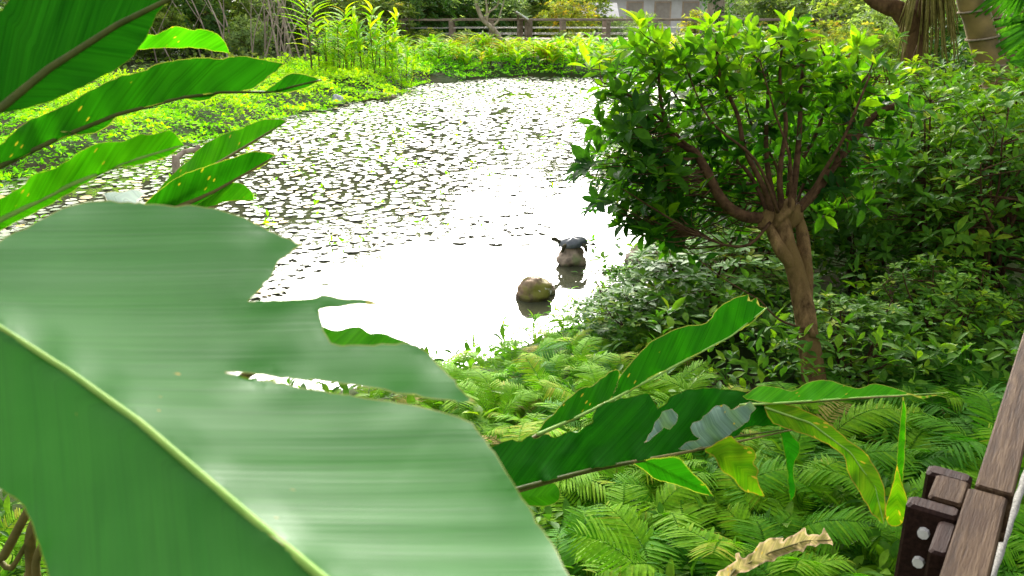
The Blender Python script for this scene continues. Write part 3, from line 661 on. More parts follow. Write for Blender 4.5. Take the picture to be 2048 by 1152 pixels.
hero_leaf(g, [[(1794, 928, c), (1800, 950), (1806, 975), (1812, 992), (1819, 1012), (1812, 1030), (1805, 1048), (1788, 1055), (1773, 1046), (1770, 1020), (1778, 992), (1787, 965)]],
          [(1794, 928), (1795, 990), (1790, 1055)], [(1794, 930, 1.45), (1818, 1010, 1.46), (1775, 1045, 1.44)], M['ginger_old'], step=7, fold=.25, k=1.2, ripple=.005, seed=22, edge_px=2.5)
hero_leaf(g, [[(1020, 985), (1055, 975), (1095, 962), (1115, 970), (1122, 986), (1117, 1004), (1095, 1012), (1070, 1012), (1030, 1010)]],
          [(1020, 1000), (1122, 988)], [(1030, 985, 1.02), (1120, 985, 1.08), (1070, 1010, 1.03)], M['ginger_bright'], step=8, fold=.2, k=1.2, ripple=.004, seed=23, edge_px=3)
mb = MB()
mb.tube([P(1616, 853, 1.37)-lo, P(1400, 899, 1.2)-lo, P(1195, 938, 1.1)-lo, P(1053, 975, 1.03)-lo, P(940, 1010, 1.0)-lo, P(870, 1100, 1.02)-lo, (0, 0, .6), (0, 0, -.05)], [.0008, .002, .003, .004, .007, .009, .011, .013], 8)
mb.tube([P(1440, 465, 1.3)*0+P(1226, 800, 1.31)-lo, P(1072, 872, 1.18)-lo, P(960, 960, 1.06)-lo, P(900, 1070, 1.02)-lo], [.002, .003, .005, .007], 7)
mb.tube([P(1535, 812, 1.33)-lo, P(1480, 812, 1.31)-lo, P(1400, 880, 1.22)-lo], [.002, .002, .002], 6)
mb.tube([P(1806, 792, 1.46)-lo, P(1700, 798, 1.42)-lo, P(1540, 810, 1.33)-lo], [.001, .0015, .002], 6)
mb.build('stem', M['cane_stem'], g)

# ------------------------------------------------------------------ railing at the lower right
M['rail_wood'] = None
m, nt, b, out = new_mat('weathered_rail')
tc = nt.nodes.new('ShaderNodeTexCoord'); mp = nt.nodes.new('ShaderNodeMapping'); mp.inputs['Scale'].default_value = (1.2, 16, 16); nt.links.new(tc.outputs['Object'], mp.inputs[0])
n = tex_noise(nt, 5, 9, vec=mp.outputs[0], rough=.7); n2 = tex_noise(nt, 9, 5)
c_ = ramp(nt, [(.3, (.01, .004, .002)), (.5, (.042, .022, .009)), (.74, (.125, .082, .045))], n.outputs[0]).outputs[0]
c_ = mix_(nt, ramp(nt, [(.5, (0, 0, 0)), (.7, (.8, .8, .8))], n2.outputs[0]).outputs[0], c_, (.03, .013, .006))
nt.links.new(c_, b.inputs['Base Color']); b.inputs['Roughness'].default_value = .7; b.inputs['IOR'].default_value = 1.2; bump(nt, b, n.outputs[0], .8, .006)
M['rail_wood'] = m
M['post_wood'] = solid_mat('dark_post_wood', (.012, .006, .005), (.035, .017, .012), 12, .55, .5, .004, (1, 12, 12))
M['bolt'] = solid_mat('bolt_steel', (.6, .56, .52), (.85, .82, .78), 40, .4, .1, .001, spec=.6)
M['rope'] = solid_mat('rope_fibre', (.14, .135, .12), (.3, .29, .26), 120, .9, .4, .001)
ra = G(1885, 1152, 1.68); rb = G(2025, 720, 1.68); rd = (rb-ra).normalized(); rp = Vector((rd.y, -rd.x, 0)); rz_ = Vector((0, 0, 1))
g = empty('railing', (ra.x, ra.y, H1(ra.x, ra.y)), 'weathered brown wooden handrail with bolted dark posts in the lower right corner', 'railing', rz=math.atan2(rd.y, rd.x))
X, Y, Z = Vector((1, 0, 0)), Vector((0, -1, 0)), Vector((0, 0, 1)); zo = 1.68-g.location.z
js = (G(1944, 970, 1.68)-ra).dot(rd)
mb = MB(); mb.box((0, 0, zo), X, Y, Z, (-1.4, js-.002), (-.004, .051), (-.09, -.003), .003); mb.build('rail_board', M['rail_wood'], g, False)
mb = MB(); mb.box((0, 0, zo), X, Y, Z, (js+.001, js+4.6), (.004, .057), (-.088, .002), .003); mb.build('rail_board', M['rail_wood'], g, False)
for s0, pw in ((.197, -.08), (.319, -.072)):
    mb = MB(); mb.box((0, 0, zo), X, Y, Z, (s0, s0+.036), (pw, -.0045), (-1.4, -.022), .005)
    pst = mb.build('post', M['post_wood'], g, False)
    if s0 < .2:
        for zb in (-.062, -.115):
            bb = MB(); bb.tube([(s0-.0085, .048, zo+zb), (s0+.004, .048, zo+zb)], [.0085, .0095], 8, 1); bb.build('bolt', M['bolt'], pst, False)
mb = MB(); mb.box((0, 0, zo), X, Y, Z, (.234, .318), (-.055, -.0045), (-.12, -.018), .004); mb.build('spacer_block', M['rail_wood'], g, False)
mb = MB(); mb.box((0, 0, zo), X, Y, Z, (.1, .196), (-.03, -.0045), (-.12, -.03), .004); mb.build('spacer_block', M['post_wood'], g, False)
# second post pair hidden lower, deck edge
rp0 = G(2012, 1062, 1.36); rp1 = G(2072, 885, 1.36); rdir = (rp1-rp0).normalized()
mb = MB()
side = Vector((rdir.y, -rdir.x, 0))
for k in range(3):
    pts = []
    for i in range(480):
        s = -.9+i*.0105; a = s*2*math.pi/.035+k*2.094
        pts.append(rp0+rdir*s+side*(.0042*math.cos(a))+Vector((0, 0, .0042*math.sin(a)-.02*math.sin((s+.9)*1.1))))
    mb.tube(pts, .0052, 6, 1)
o = mb.build('rope', M['rope']); tag(o, 'pale twisted rope strung below the wooden handrail', 'rope')

# ------------------------------------------------------------------ pollarded tree
tb = G(1640, 838, .3); d0 = D2(tb.x, tb.y, tb.z)
g = empty('pollarded_tree', (tb.x, tb.y, H1(tb.x, tb.y)), 'small pollarded tree with a knobbly tan trunk and fan of upright branches', 'tree'); lo = g.location
Q = lambda u, v, dd=0: P(u, v, d0+dd)-lo
px2m = d0/F
mb = MB()
mb.tube([(0.02, 0, -.1), Q(1640, 845), Q(1627, 760), Q(1619, 690), Q(1606, 610), Q(1592, 545), Q(1574, 490), Q(1562, 440)], [.09, .072, .06, .057, .051, .047, .045, .045], 16, 8, .22)
mb.tube([Q(1612, 600, .03), Q(1612, 540, .05), Q(1606, 480, .06), Q(1598, 432, .05)], [.03, .038, .036, .02], 12, 5, .25)
mb.tube([Q(1588, 535, -.01), Q(1562, 500, -.03), Q(1545, 468, -.03), Q(1535, 440, -.02)], [.03, .034, .03, .015], 12, 5, .25)
for (u, v, dd, r) in ((1560, 432, 0, .07), (1590, 428, .03, .06), (1535, 436, -.02, .045), (1575, 415, -.03, .05)):
    mb.tube([Q(u-14, v+24, dd), Q(u-6, v+10, dd), Q(u, v, dd), Q(u+5, v-12, dd), Q(u+8, v-20, dd)], [r*.45, r*.8, r*.85, r*.6, r*.1], 12, 4, .55)
mb.tube([Q(1625, 672, -.055), Q(1622, 660, -.07)], [.02, .012], 8, 2, .3)
trunk = mb.build('trunk', M['trunk'], g)
limbs = [  # (points (u,v,dd), r0, r1)
 ([(1530, 436, 0), (1492, 434, -.05), (1458, 415, -.1), (1432, 382, -.14), (1412, 340, -.18), (1390, 305, -.2), (1350, 283, -.22)], .034, .02),
 ([(1350, 283, -.22), (1330, 240, -.26), (1318, 170, -.3), (1322, 90, -.3)], .014, .005),
 ([(1390, 305, -.2), (1300, 220, -.35), (1240, 180, -.4), (1205, 165, -.45)], .009, .003),
 ([(1590, 425, .05), (1632, 380, .1), (1668, 330, .15), (1705, 285, .2), (1745, 235, .25), (1790, 210, .25)], .03, .017),
 ([(1690, 300, .18), (1704, 240, .2), (1708, 170, .15), (1706, 130, .1)], .016, .007),
 ([(1706, 185, .15), (1670, 150, .1), (1640, 90, 0)], .008, .004),
 ([(1708, 180, .15), (1735, 150, .2), (1752, 110, .2)], .007, .003),
 ([(1545, 430, -.02), (1525, 370, -.1), (1490, 300, -.15), (1475, 230, -.2), (1440, 150, -.25), (1432, 70, -.3)], .018, .006),
 ([(1552, 420, .05), (1536, 340, .05), (1532, 270, .08), (1536, 180, .1), (1530, 100, .1)], .018, .006),
 ([(1562, 420, -.04), (1560, 340, -.1), (1572, 250, -.12), (1560, 160, -.15), (1565, 80, -.15)], .017, .006),
 ([(1582, 420, 0), (1592, 340, 0), (1600, 250, -.02), (1602, 170, 0), (1615, 80, 0)], .021, .006),
 ([(1575, 415, .06), (1600, 330, .18), (1640, 250, .25), (1660, 170, .3)], .015, .006),
 ([(1535, 425, .02), (1500, 350, .1), (1440, 290, .15), (1370, 220, .2), (1330, 150, .2)], .013, .005),
 ([(1600, 425, .02), (1650, 340, -.1), (1690, 270, -.2), (1740, 150, -.25)], .013, .005),
 ([(1540, 445, -.05), (1500, 488, -.1), (1450, 490, -.12), (1400, 470, -.2)], .01, .003),
 ([(1568, 420, .08), (1552, 330, .14), (1500, 240, .2), (1480, 130, .2)], .01, .003),
 ([(1578, 420, -.06), (1580, 320, -.2), (1548, 220, -.25), (1520, 120, -.3)], .01, .003),
 ([(1588, 420, .1), (1622, 340, .3), (1690, 260, .35), (1760, 150, .3)], .01, .003),
 ([(1556, 425, -.08), (1510, 320, -.25), (1420, 240, -.3), (1370, 130, -.35)], .01, .003),
 ([(1572, 420, .1), (1580, 300, .2), (1575, 200, .25), (1590, 60, .2)], .009, .003),
 ([(1620, 660, -.02), (1560, 640, -.2), (1520, 600, -.3)], .008, .003),
]
tips = []
for pts, r0, r1 in limbs:
    mb = MB(); n = len(pts); W = [Q(*p) for p in pts]
    mb.tube(W, [r0+(r1-r0)*i/(n-1) for i in range(n)], 9, 5, .12)
    mb.build('limb', M['limb'], g)
    for i in range(n-1):
        for k in range(4): tips.append((W[i].lerp(W[i+1], k/4), i/(n-1)))
    tips.append((W[-1], 1))
TP = np.array([tuple(t[0]) for t in tips])
L = Leaves(OVATE); tw = MB()
lobes = [((1290, 110, -.3), (.28, .3, .23), 30), ((1430, 90, -.25), (.3, .3, .2), 34), ((1540, 110, .0), (.35, .35, .24), 42), ((1700, 140, .15), (.3, .3, .22), 34), ((1350, 210, -.1), (.32, .35, .22), 34), ((1480, 230, .1), (.35, .35, .25), 38), ((1620, 230, .1), (.3, .35, .25), 30),
         ((1770, 190, .2), (.2, .25, .15), 14), ((1250, 320, -.3), (.24, .3, .2), 34), ((1330, 350, -.1), (.28, .35, .22), 40), ((1260, 250, -.35), (.2, .25, .15), 20), ((1420, 330, .2), (.3, .35, .2), 34), ((1270, 400, -.15), (.22, .3, .14), 26), ((1370, 430, .25), (.3, .3, .16), 30), ((1690, 260, .3), (.35, .35, .22), 30), ((1640, 350, .35), (.3, .3, .2), 22), ((1560, 60, -.1), (.22, .25, .12), 14), ((1240, 180, -.35), (.15, .2, .15), 9), ((1530, 330, .3), (.4, .3, .2), 26)]
for (u, v, dd), (rx, ry, rz), n in lobes:
    cc = Q(u, v, dd)
    for k in range(int(n*.84)):
        dv = rnd_dir()*(rng.random()**.4); p = Vector((cc.x+dv.x*rx, cc.y+dv.y*ry, cc.z-.05+dv.z*rz))
        j = int(np.argmin(((TP-np.array(p))**2).sum(1)+np.where(TP[:, 2] > p.z, .3, 0))); base = Vector(TP[j])
        axis = ((p-base)*.6+Vector((0, 0, .3))+rnd_dir()*.3).normalized()
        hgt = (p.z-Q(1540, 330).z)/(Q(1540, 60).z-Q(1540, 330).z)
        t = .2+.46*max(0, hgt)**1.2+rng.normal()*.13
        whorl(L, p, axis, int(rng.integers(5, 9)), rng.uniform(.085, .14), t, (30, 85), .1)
        mdp = (base+p)/2-Vector((0, 0, .03))+rnd_dir()*.02
        tw.tube([base, mdp, p-axis*.03], [.0035, .0028, .0018], 5, 3)
        if rng.random() < .6: whorl(L, mdp.lerp(p, .4), axis, 3, rng.uniform(.09, .13), t-.1, (50, 95))
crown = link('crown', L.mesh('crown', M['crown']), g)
tw.build('twigs', M['limb'], crown)['kind'] = 'stuff'
for (u, v, dd, r) in ():
    pass

# ------------------------------------------------------------------ shrubs of the right bank
def shrub_meshes(seed, h, r, nw, leaf, mat, tint, tmpl=OVATE, hole=.35, nst=7):
    global rng
    keep_rng = rng; rng = np.random.default_rng(seed)
    st = MB(); L = Leaves(tmpl); SP_ = []
    for i in range(nst):
        a = rng.uniform(0, 6.28); e = rng.uniform(.25, 1.0)
        top = Vector((math.cos(a)*r*e*.85, math.sin(a)*r*e*.85, h*rng.uniform(.6, .95)))
        b0 = Vector((math.cos(a)*.06, math.sin(a)*.06, -.05)); m1 = Vector((top.x*.35+rng.normal()*.04, top.y*.35+rng.normal()*.04, top.z*.45)); m2 = Vector((top.x*.75, top.y*.75, top.z*.75))
        st.tube([b0, m1, m2, top], [.016, .012, .008, .004], 7, 4, .1)
        for k in range(7): SP_.append(b0.lerp(m1, k/7)); SP_.append(m1.lerp(m2, k/7)); SP_.append(m2.lerp(top, k/7))
    SA = np.array([tuple(p) for p in SP_])
    for k in range(nw):
        dv = rnd_dir(); rad = hole+(1-hole)*rng.random()**.6
        p = Vector((dv.x*r*rad, dv.y*r*rad, h*.52+dv.z*h*.5*rad))
        if p.z < .08: p.z = .08+rng.random()*.2
        nz_ = noise.noise(Vector((p.x*2.2+seed, p.y*2.2, p.z*2.2)))
        if nz_ < -.22: continue
        axis = (Vector((p.x, p.y, (p.z-h*.3)))/max(r, h)+Vector((0, 0, .5))+rnd_dir()*.35).normalized()
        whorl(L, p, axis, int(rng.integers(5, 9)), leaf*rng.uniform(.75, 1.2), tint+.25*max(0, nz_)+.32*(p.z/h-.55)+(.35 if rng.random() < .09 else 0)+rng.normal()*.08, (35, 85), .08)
        j = int(np.argmin(((SA-np.array(p))**2).sum(1)+np.where(SA[:, 2] > p.z, .2, 0)))
        if rng.random() < .6: st.tube([SA[j], (Vector(SA[j])+p)/2+rnd_dir()*.02, p], [.004, .003, .0015], 4, 2)
    out_ = (st.mesh('stems', M['limb']), L.mesh('foliage', mat))
    rng = keep_rng
    return out_
def place_shrub(ms, name, loc, rz, s, label, cat='shrub', group=None, sz=1.0):
    e = empty(name, loc, label, cat, group, rz, s); e.scale = (s, s, s*sz)
    for o_ in ms: link(o_.name.split('.')[0], o_, e)
    return e
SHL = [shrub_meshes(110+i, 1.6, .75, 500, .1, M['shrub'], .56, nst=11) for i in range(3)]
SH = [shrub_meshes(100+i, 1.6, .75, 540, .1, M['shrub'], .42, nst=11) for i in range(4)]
spots = [  # u, v at base on ground, z scale, label
 (1475, 480, 1.25, 'leafy dark shrub overhanging the water beside the turtle rock'),
 (1330, 420, .8, 'shrub with drooping sprays beyond the pollarded tree at the pond edge'),
 (1500, 560, 1.05, 'low glossy shrub just left of the pollarded trunk'),
 (1400, 640, .5, 'low leafy bush growing where the ferns meet the water'),
 (1270, 660, .3, 'low leafy bush at the water edge below the turtle'),
 (1370, 620, .38, 'low leafy bush between the half hidden rock and the ferns'),
 (1720, 560, 1.0, 'dense dark shrub directly right of the pollarded trunk'),
 (1850, 600, 1.05, 'tall dark shrub rising above the wooden handrail'),
 (1980, 640, 1.05, 'dark shrub cut by the right edge above the handrail'),
 (2120, 620, 1.2, 'shrub beyond the frame edge beside the handrail'),
 (1560, 450, 1.0, 'shrub filling the gap behind the pollarded branches'),
 (1700, 430, 1.1, 'shrub behind and right of the pollarded crown'),
 (1850, 440, 1.0, 'grey-green shrub in the middle of the right-hand thicket'),
 (2000, 470, 1.0, 'shrub at the right edge below the palm trunk'),
 (1480, 350, 1.0, 'shrub on the far side of the pollarded tree near open water'),
 (1620, 350, 1.05, 'shrub half hidden behind the pollarded crown'),
 (1760, 360, .95, 'shrub in front of the brown leaning trunk'),
 (1900, 370, .9, 'shrub at the foot of the ringed palm trunk'),
 (2060, 390, .95, 'shrub beneath the palm fan at the right edge'),
 (1700, 760, .35, 'small dark sapling under the right-hand thicket'),
 (1870, 720, .45, 'small sapling with pale leaf whorl beside the handrail'),
]
for i, (u, v, sz, lab) in enumerate(spots):
    p = G(u, v, .35); p.z = H1(p.x, p.y)
    if pond_sd(np.array([p.x]), np.array([p.y]))[0] < .1: p.z = .05
    s = 1.0*rng.uniform(.92, 1.1)*(.6 if sz < .5 else 1)
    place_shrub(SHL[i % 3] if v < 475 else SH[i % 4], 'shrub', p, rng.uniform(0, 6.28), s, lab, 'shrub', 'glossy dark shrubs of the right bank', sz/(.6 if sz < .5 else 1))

# ------------------------------------------------------------------ ferns
def frond_mesh(seed, length, npair, arch, mat, tint, plen=.2):
    global rng
    kr = rng; rng = np.random.default_rng(seed)
    mb = MB(); L = Leaves(PINNA); pts = []
    for i in range(13):
        t = i/12
        pts.append(Vector((.04*math.sin(t*3+seed)*length, length*(t*.92-.12*t*t*arch), length*(.75*t-.85*arch*t*t))))
    mb.tube(pts, [.0035*(1-.8*i/12) for i in range(13)], 5, 2, t=tint*.6)
    for i in range(npair):
        t = .1+.9*(i+.5)/npair; f = t*12; k = min(int(f), 11); p = pts[k].lerp(pts[k+1], f-k); tan = (pts[k+1]-pts[k]).normalized()
        side = Vector((1, 0, 0)); nrm = side.cross(tan).normalized()
        ln = plen*length*1.6*(math.sin(math.pi*(.18+.8*(1-t)**.75))**.8+.02)*rng.uniform(.85, 1.1)
        if t > .93: ln *= .6
        for sg in (-1, 1):
            d = side*sg+tan*(.3+.4*t)+nrm*rng.uniform(-.12, .18)
            L.add(p, d, nrm+side*sg*.1, ln, min(1, max(0, tint+rng.normal()*.06+(.12*t))), rng.uniform(.9, 1.15)*(1.0 if npair > 20 else 1.2))
    V, Fc, T = L.arrays(); n0 = len(mb.V)
    me = mesh('frond', np.concatenate([np.array([tuple(v) for v in mb.V]), V]), mb.F+[tuple(i+n0 for i in f) for f in Fc], mat, np.concatenate([np.array(mb.T), T]))
    rng = kr
    return me
FR = {'brown': [frond_mesh(260+i, 1.0, 20, 1.1, M['dry'], .3+.3*i, .13) for i in range(2)], 'green': [frond_mesh(200+i, 1.0, 33+2*i, .75+.14*(i % 3), M['fern'], .5+.06*i, .15) for i in range(4)],
      'lime': [frond_mesh(220+i, 1.0, 27+i, .7+.15*(i % 3), M['fern'], .62+.06*i, .14) for i in range(4)],
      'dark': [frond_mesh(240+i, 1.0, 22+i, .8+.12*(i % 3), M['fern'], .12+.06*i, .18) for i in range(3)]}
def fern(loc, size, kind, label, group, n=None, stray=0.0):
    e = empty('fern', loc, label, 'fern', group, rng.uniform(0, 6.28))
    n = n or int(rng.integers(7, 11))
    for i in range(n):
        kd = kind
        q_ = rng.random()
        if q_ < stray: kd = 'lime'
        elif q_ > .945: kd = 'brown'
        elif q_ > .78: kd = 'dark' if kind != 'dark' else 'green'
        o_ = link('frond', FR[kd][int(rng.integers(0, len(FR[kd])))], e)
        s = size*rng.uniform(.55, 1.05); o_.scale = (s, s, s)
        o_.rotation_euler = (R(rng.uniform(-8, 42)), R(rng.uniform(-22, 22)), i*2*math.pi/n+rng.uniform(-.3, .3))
    return e
def fern_row(u0, u1, v0, v1, n, size, kind, label, group, z=.35, stray=.0):
    done = []
    for _ in range(n*30):
        if len(done) >= n: break
        u = rng.uniform(u0, u1); v = rng.uniform(v0, v1); p = G(u, v, z)
        if pond_sd(np.array([p.x]), np.array([p.y]))[0] < .02: continue
        if any((p-q_).length < .2*size/.6 for q_ in done): continue
        done.append(p.copy()); p.z = H1(p.x, p.y)-.02
        fern(p, size*rng.uniform(.8, 1.2), kind, label, group, stray=stray)
fern_row(820, 1330, 700, 830, 38, .42, 'lime', 'yellow-green fern on the bank at the edge of the white water', 'yellow-green ferns at the water edge')
fern_row(930, 1420, 830, 1000, 30, .48, 'lime', 'light green fern growing behind the ragged ginger leaves', 'light green ferns behind the ragged ginger leaves')
fern_row(1060, 1560, 1040, 1330, 34, .52, 'green', 'broad green fern below the ragged ginger leaves', 'broad ferns below the ragged ginger leaves', stray=.2)
fern_row(1480, 1900, 1030, 1330, 24, .52, 'green', 'green fern crowding the bolted posts of the handrail', 'ferns beside the handrail posts', stray=.1)
fern_row(1330, 1760, 860, 1010, 20, .48, 'green', 'fern around the foot of the pollarded trunk', 'ferns around the pollarded trunk')
fern_row(1680, 2000, 800, 980, 16, .52, 'dark', 'dark fern under the right-hand thicket', 'dark ferns under the right-hand thicket')
fern_row(1960, 2150, 960, 1250, 7, .55, 'green', 'fern showing to the right of the wooden handrail', 'ferns to the right of the handrail')
fern_row(420, 900, 800, 900, 12, .42, 'lime', 'fern at the shore behind the huge torn leaf', 'ferns behind the huge torn leaf')
fern_row(-60, 130, 1080, 1300, 7, .5, 'lime', 'fern at the foot of the bare stalks in the lower left corner', 'ferns in the lower left corner')
fern_row(1150, 1380, 600, 690, 14, .4, 'lime', 'small fern under the overhanging shrub at the water edge', 'small ferns under the overhanging shrub')
# litter and low undergrowth so no bare soil gleams through
L = Leaves(OVATE)
for k in range(10500):
    u = rng.uniform(-100, 2300); v = rng.uniform(560, 1500); p = G(u, v, .35)
    s_ = pond_sd(np.array([p.x]), np.array([p.y]))[0]
    if s_ < .03: continue
    if (v > 850 or u < 1300) and rng.random() < .6: continue
    z = H1(p.x, p.y)
    whorl(L, (p.x, p.y, z+rng.uniform(.01, .16 if v > 860 or u < 1300 else .5)), (rng.normal()*.4, rng.normal()*.4, 1), 3, rng.uniform(.05, .12), .35+.35*rng.random(), (30, 90))
tag(link('undergrowth', L.mesh('undergrowth', M['shrub'])), 'low dark undergrowth between the ferns and shrubs', 'undergrowth', kind='stuff')

# curled dead frond at the bottom
p = P(1540, 1100, 2.05); g = empty('dead_leaf', p, 'dried tan leaf with ragged edges curled among the ferns at the bottom', 'dead leaf')
M['dry_blade'] = hero_mat('dry_leaf_blade', (.2, .19, .04), (.36, .27, .12), (.5, .36, .2), .8, .2, .2, .2, boost=(1, 1, .9), vein=.5, vscale=120, edge_lo=.3)
hero_leaf(g, [[(1405, 1200), (1427, 1160), (1440, 1140), (1470, 1126), (1471, 1106, 's'), (1478, 1100), (1486, 1116, 's'), (1500, 1110), (1513, 1095), (1520, 1086, 's'), (1530, 1082), (1548, 1077), (1566, 1076, 's'), (1560, 1088), (1583, 1072), (1598, 1058), (1609, 1055), (1613, 1068, 's'), (1626, 1070), (1643, 1066), (1650, 1056, 's'), (1656, 1070), (1664, 1091, 's'), (1645, 1084), (1630, 1093, 's'), (1617, 1088), (1607, 1104, 's'), (1590, 1100), (1576, 1108, 's'), (1560, 1110), (1548, 1122, 's'), (1520, 1128), (1498, 1141, 's'), (1480, 1142), (1468, 1165), (1440, 1210)]],
          [(1420, 1205), (1470, 1140), (1540, 1105), (1610, 1082), (1664, 1080)], [(1420, 1160, 1.98), (1660, 1080, 2.14), (1540, 1080, 2.1), (1540, 1125, 2.02)], M['dry_blade'], step=6, fold=.35, k=1, ripple=.03, pleat=.012, pl_freq=60, seed=31, edge_px=3, jit=2.0, name='withered_blade', rib=(.003, .0015), rib_mat=M['cane_stem'])

# slender weeds standing in the shallows
def weed(u, v, h, n, label):
    p = G(u, v, .0); e = empty('water_plant', (p.x, p.y, -.1), label, 'water plant', 'slender weeds in the shallows')
    st = MB(); L = Leaves(LANCE)
    for i in range(n):
        top = Vector((rng.normal()*h*.25, rng.normal()*h*.25, h*rng.uniform(.7, 1.1)+.1))
        st.tube([(0, 0, 0), top*.5+Vector((rng.normal()*.02, 0, 0)), top], [.004, .003, .0015], 5, 3)
        for k in range(9):
            q_ = top*(.35+.65*rng.random())
            L.add(q_, (rng.normal(), rng.normal(), .6), (rng.normal()*.3, rng.normal()*.3, 1), rng.uniform(.05, .1), rng.uniform(.2, .8))
    st.build('stems', M['limb'], e); link('foliage', L.mesh('foliage', M['cover']), e)
for (u, v, h, n) in ((1005, 690, .22, 3), (1075, 660, .14, 4), (1100, 692, .2, 5), (1150, 640, .28, 5), (1200, 625, .3, 6), (950, 712, .16, 3), (1040, 705, .2, 4), (1235, 600, .35, 6), (1130, 670, .3, 5)):
    weed(u, v, h, n, 'slender weed standing in the shallow water by the ferns')

# ------------------------------------------------------------------ rocks and turtle
def rock(u, v, z, sx, sy, sz, seed, mat, label, rough=.25, rot=0):
    p = G(u, v, 0); o_ = link('rock', rock_mesh('rock', mat, sx, sy, sz, seed, rough)); o_.location = (p.x, p.y, z); o_.rotation_euler = (0, 0, rot); tag(o_, label, 'rock'); return o_
rock(1068, 594, .045, .155, .14, .15, 2.3, M['rock_moss'], 'round mossy brown rock with a white streak alone in the open water', .17)
rock(1101, 586, .0, .045, .05, .085, 5.1, M['rock_grey'] if False else M['rock_tan'], 'small dark stone touching the right of the mossy rock', .3)
rk = rock(1143, 526, .03, .14, .12, .15, 4.2, M['rock_tan'], 'lumpy tan rock carrying the turtle', .28)
rock(1285, 522, .03, .17, .16, .14, 7.7, M['rock_tan'], 'brownish rock half hidden under the overhanging shrub', .3)
rock(675, 212, .08, .17, .15, .2, 8.4, M['rock_grey'], 'pale grey stone at the foot of the far green bank', .2)
rock(752, 198, .03, .5, .25, .17, 9.4, M['rock_tan'], 'low brown stone under the far yellow-green bank', .35)
tp = rk.location
M['shell'] = solid_mat('turtle_shell', (.03, .036, .042), (.1, .115, .125), 30, .3, .4, .004, spec=.7)
M['skin'] = solid_mat('turtle_skin', (.02, .02, .014), (.09, .08, .04), 40, .6, .4, .002)
g = empty('turtle', (tp.x+.01, tp.y, tp.z+.15), 'dark turtle basking on top of a rock', 'turtle', rz=R(185))
V = []; Fc = []; n = 26
for i in range(n//2+1):
    th = math.pi/2*i/(n//2)
    for k in range(n):
        ph = 2*math.pi*k/n; r = math.sin(th)
        x = .135*r*math.cos(ph); y = .1*r*math.sin(ph)*(1+.08*math.cos(ph)); z = .06*math.cos(th)**.8+.004*math.cos(6*ph)*r*(1-r)*4
        if i == n//2: x *= 1.07; y *= 1.07; z = -.002
        V.append((x, y, z+.03))
for i in range(n//2):
    for k in range(n): Fc.append((i*n+k, i*n+(k+1) % n, (i+1)*n+(k+1) % n, (i+1)*n+k))
b0 = len(V)
for rr, z in ((1.0, .02), (.6, .008)):
    for k in range(n): V.append((.135*rr*math.cos(2*math.pi*k/n), .1*rr*math.sin(2*math.pi*k/n), z))
for k in range(n):
    k2 = (k+1) % n; Fc.append(((n//2)*n+k, (n//2)*n+k2, b0+k2, b0+k)); Fc.append((b0+k, b0+k2, b0+n+k2, b0+n+k))
Fc.append(tuple(b0+n+k for k in range(n)))
sh_ = link('shell', mesh('shell', V, Fc, M['shell']), g); sh_.rotation_euler = (R(-14), R(6), 0)
mb = MB(); mb.tube([(.11, 0, .03), (.15, .005, .05), (.175, .005, .068), (.2, .005, .066), (.215, .005, .06)], [.02, .019, .022, .02, .008], 10, 4); mb.build('head', M['skin'], g)
for sx_, sy_ in ((.085, .075), (.085, -.075), (-.085, .075), (-.085, -.075)):
    mb = MB(); mb.tube([(sx_*.8, sy_*.8, .025), (sx_*1.2, sy_*1.2, .012), (sx_*1.35, sy_*1.3, -.025), (sx_*1.5, sy_*1.35, -.04)], [.022, .02, .016, .009], 8, 4); mb.build('leg', M['skin'], g)
mb = MB(); mb.tube([(-.13, 0, .02), (-.16, .006, .008), (-.18, .012, -.004)], [.009, .006, .002], 6, 3); mb.build('tail', M['skin'], g)

# drifting stems by the overhanging shrub; broken snag at left
p = G(1215, 545); st = MB(); L = Leaves(OVATE)
g = empty('drifting_sprig', p, 'leafy sprig drifting on white water beside the half hidden rock', 'sprig')
st.tube([(-.28, -.06, .012), (-.1, .0, .014), (.1, .08, .012), (.3, .2, .03)], [.003, .004, .005, .006], 5, 3)
for k in range(16):
    t = rng.random(); L.add((-.28+.5*t, -.06+.2*t, .016), (rng.normal()*.8-.4, rng.normal(), .15), (0, 0, 1), rng.uniform(.05, .09), .4)
st.build('stem', M['limb'], g); link('leaves', L.mesh('leaves', M['shrub']), g)
p = G(352, 345); g = empty('snag', (p.x, p.y, -.2), 'broken forked branch sticking out of the water by the left bank', 'branch')
mb = MB(); mb.tube([(0, 0, 0), (.01, 0, .25), (.03, 0, .46)], [.07, .06, .055], 9, 4, .25); mb.tube([(.02, 0, .4), (.14, .05, .5), (.3, .1, .53), (.36, .1, .6)], [.045, .04, .035, .02], 8, 4, .2); mb.build('stub', M['pale_bark'], g)

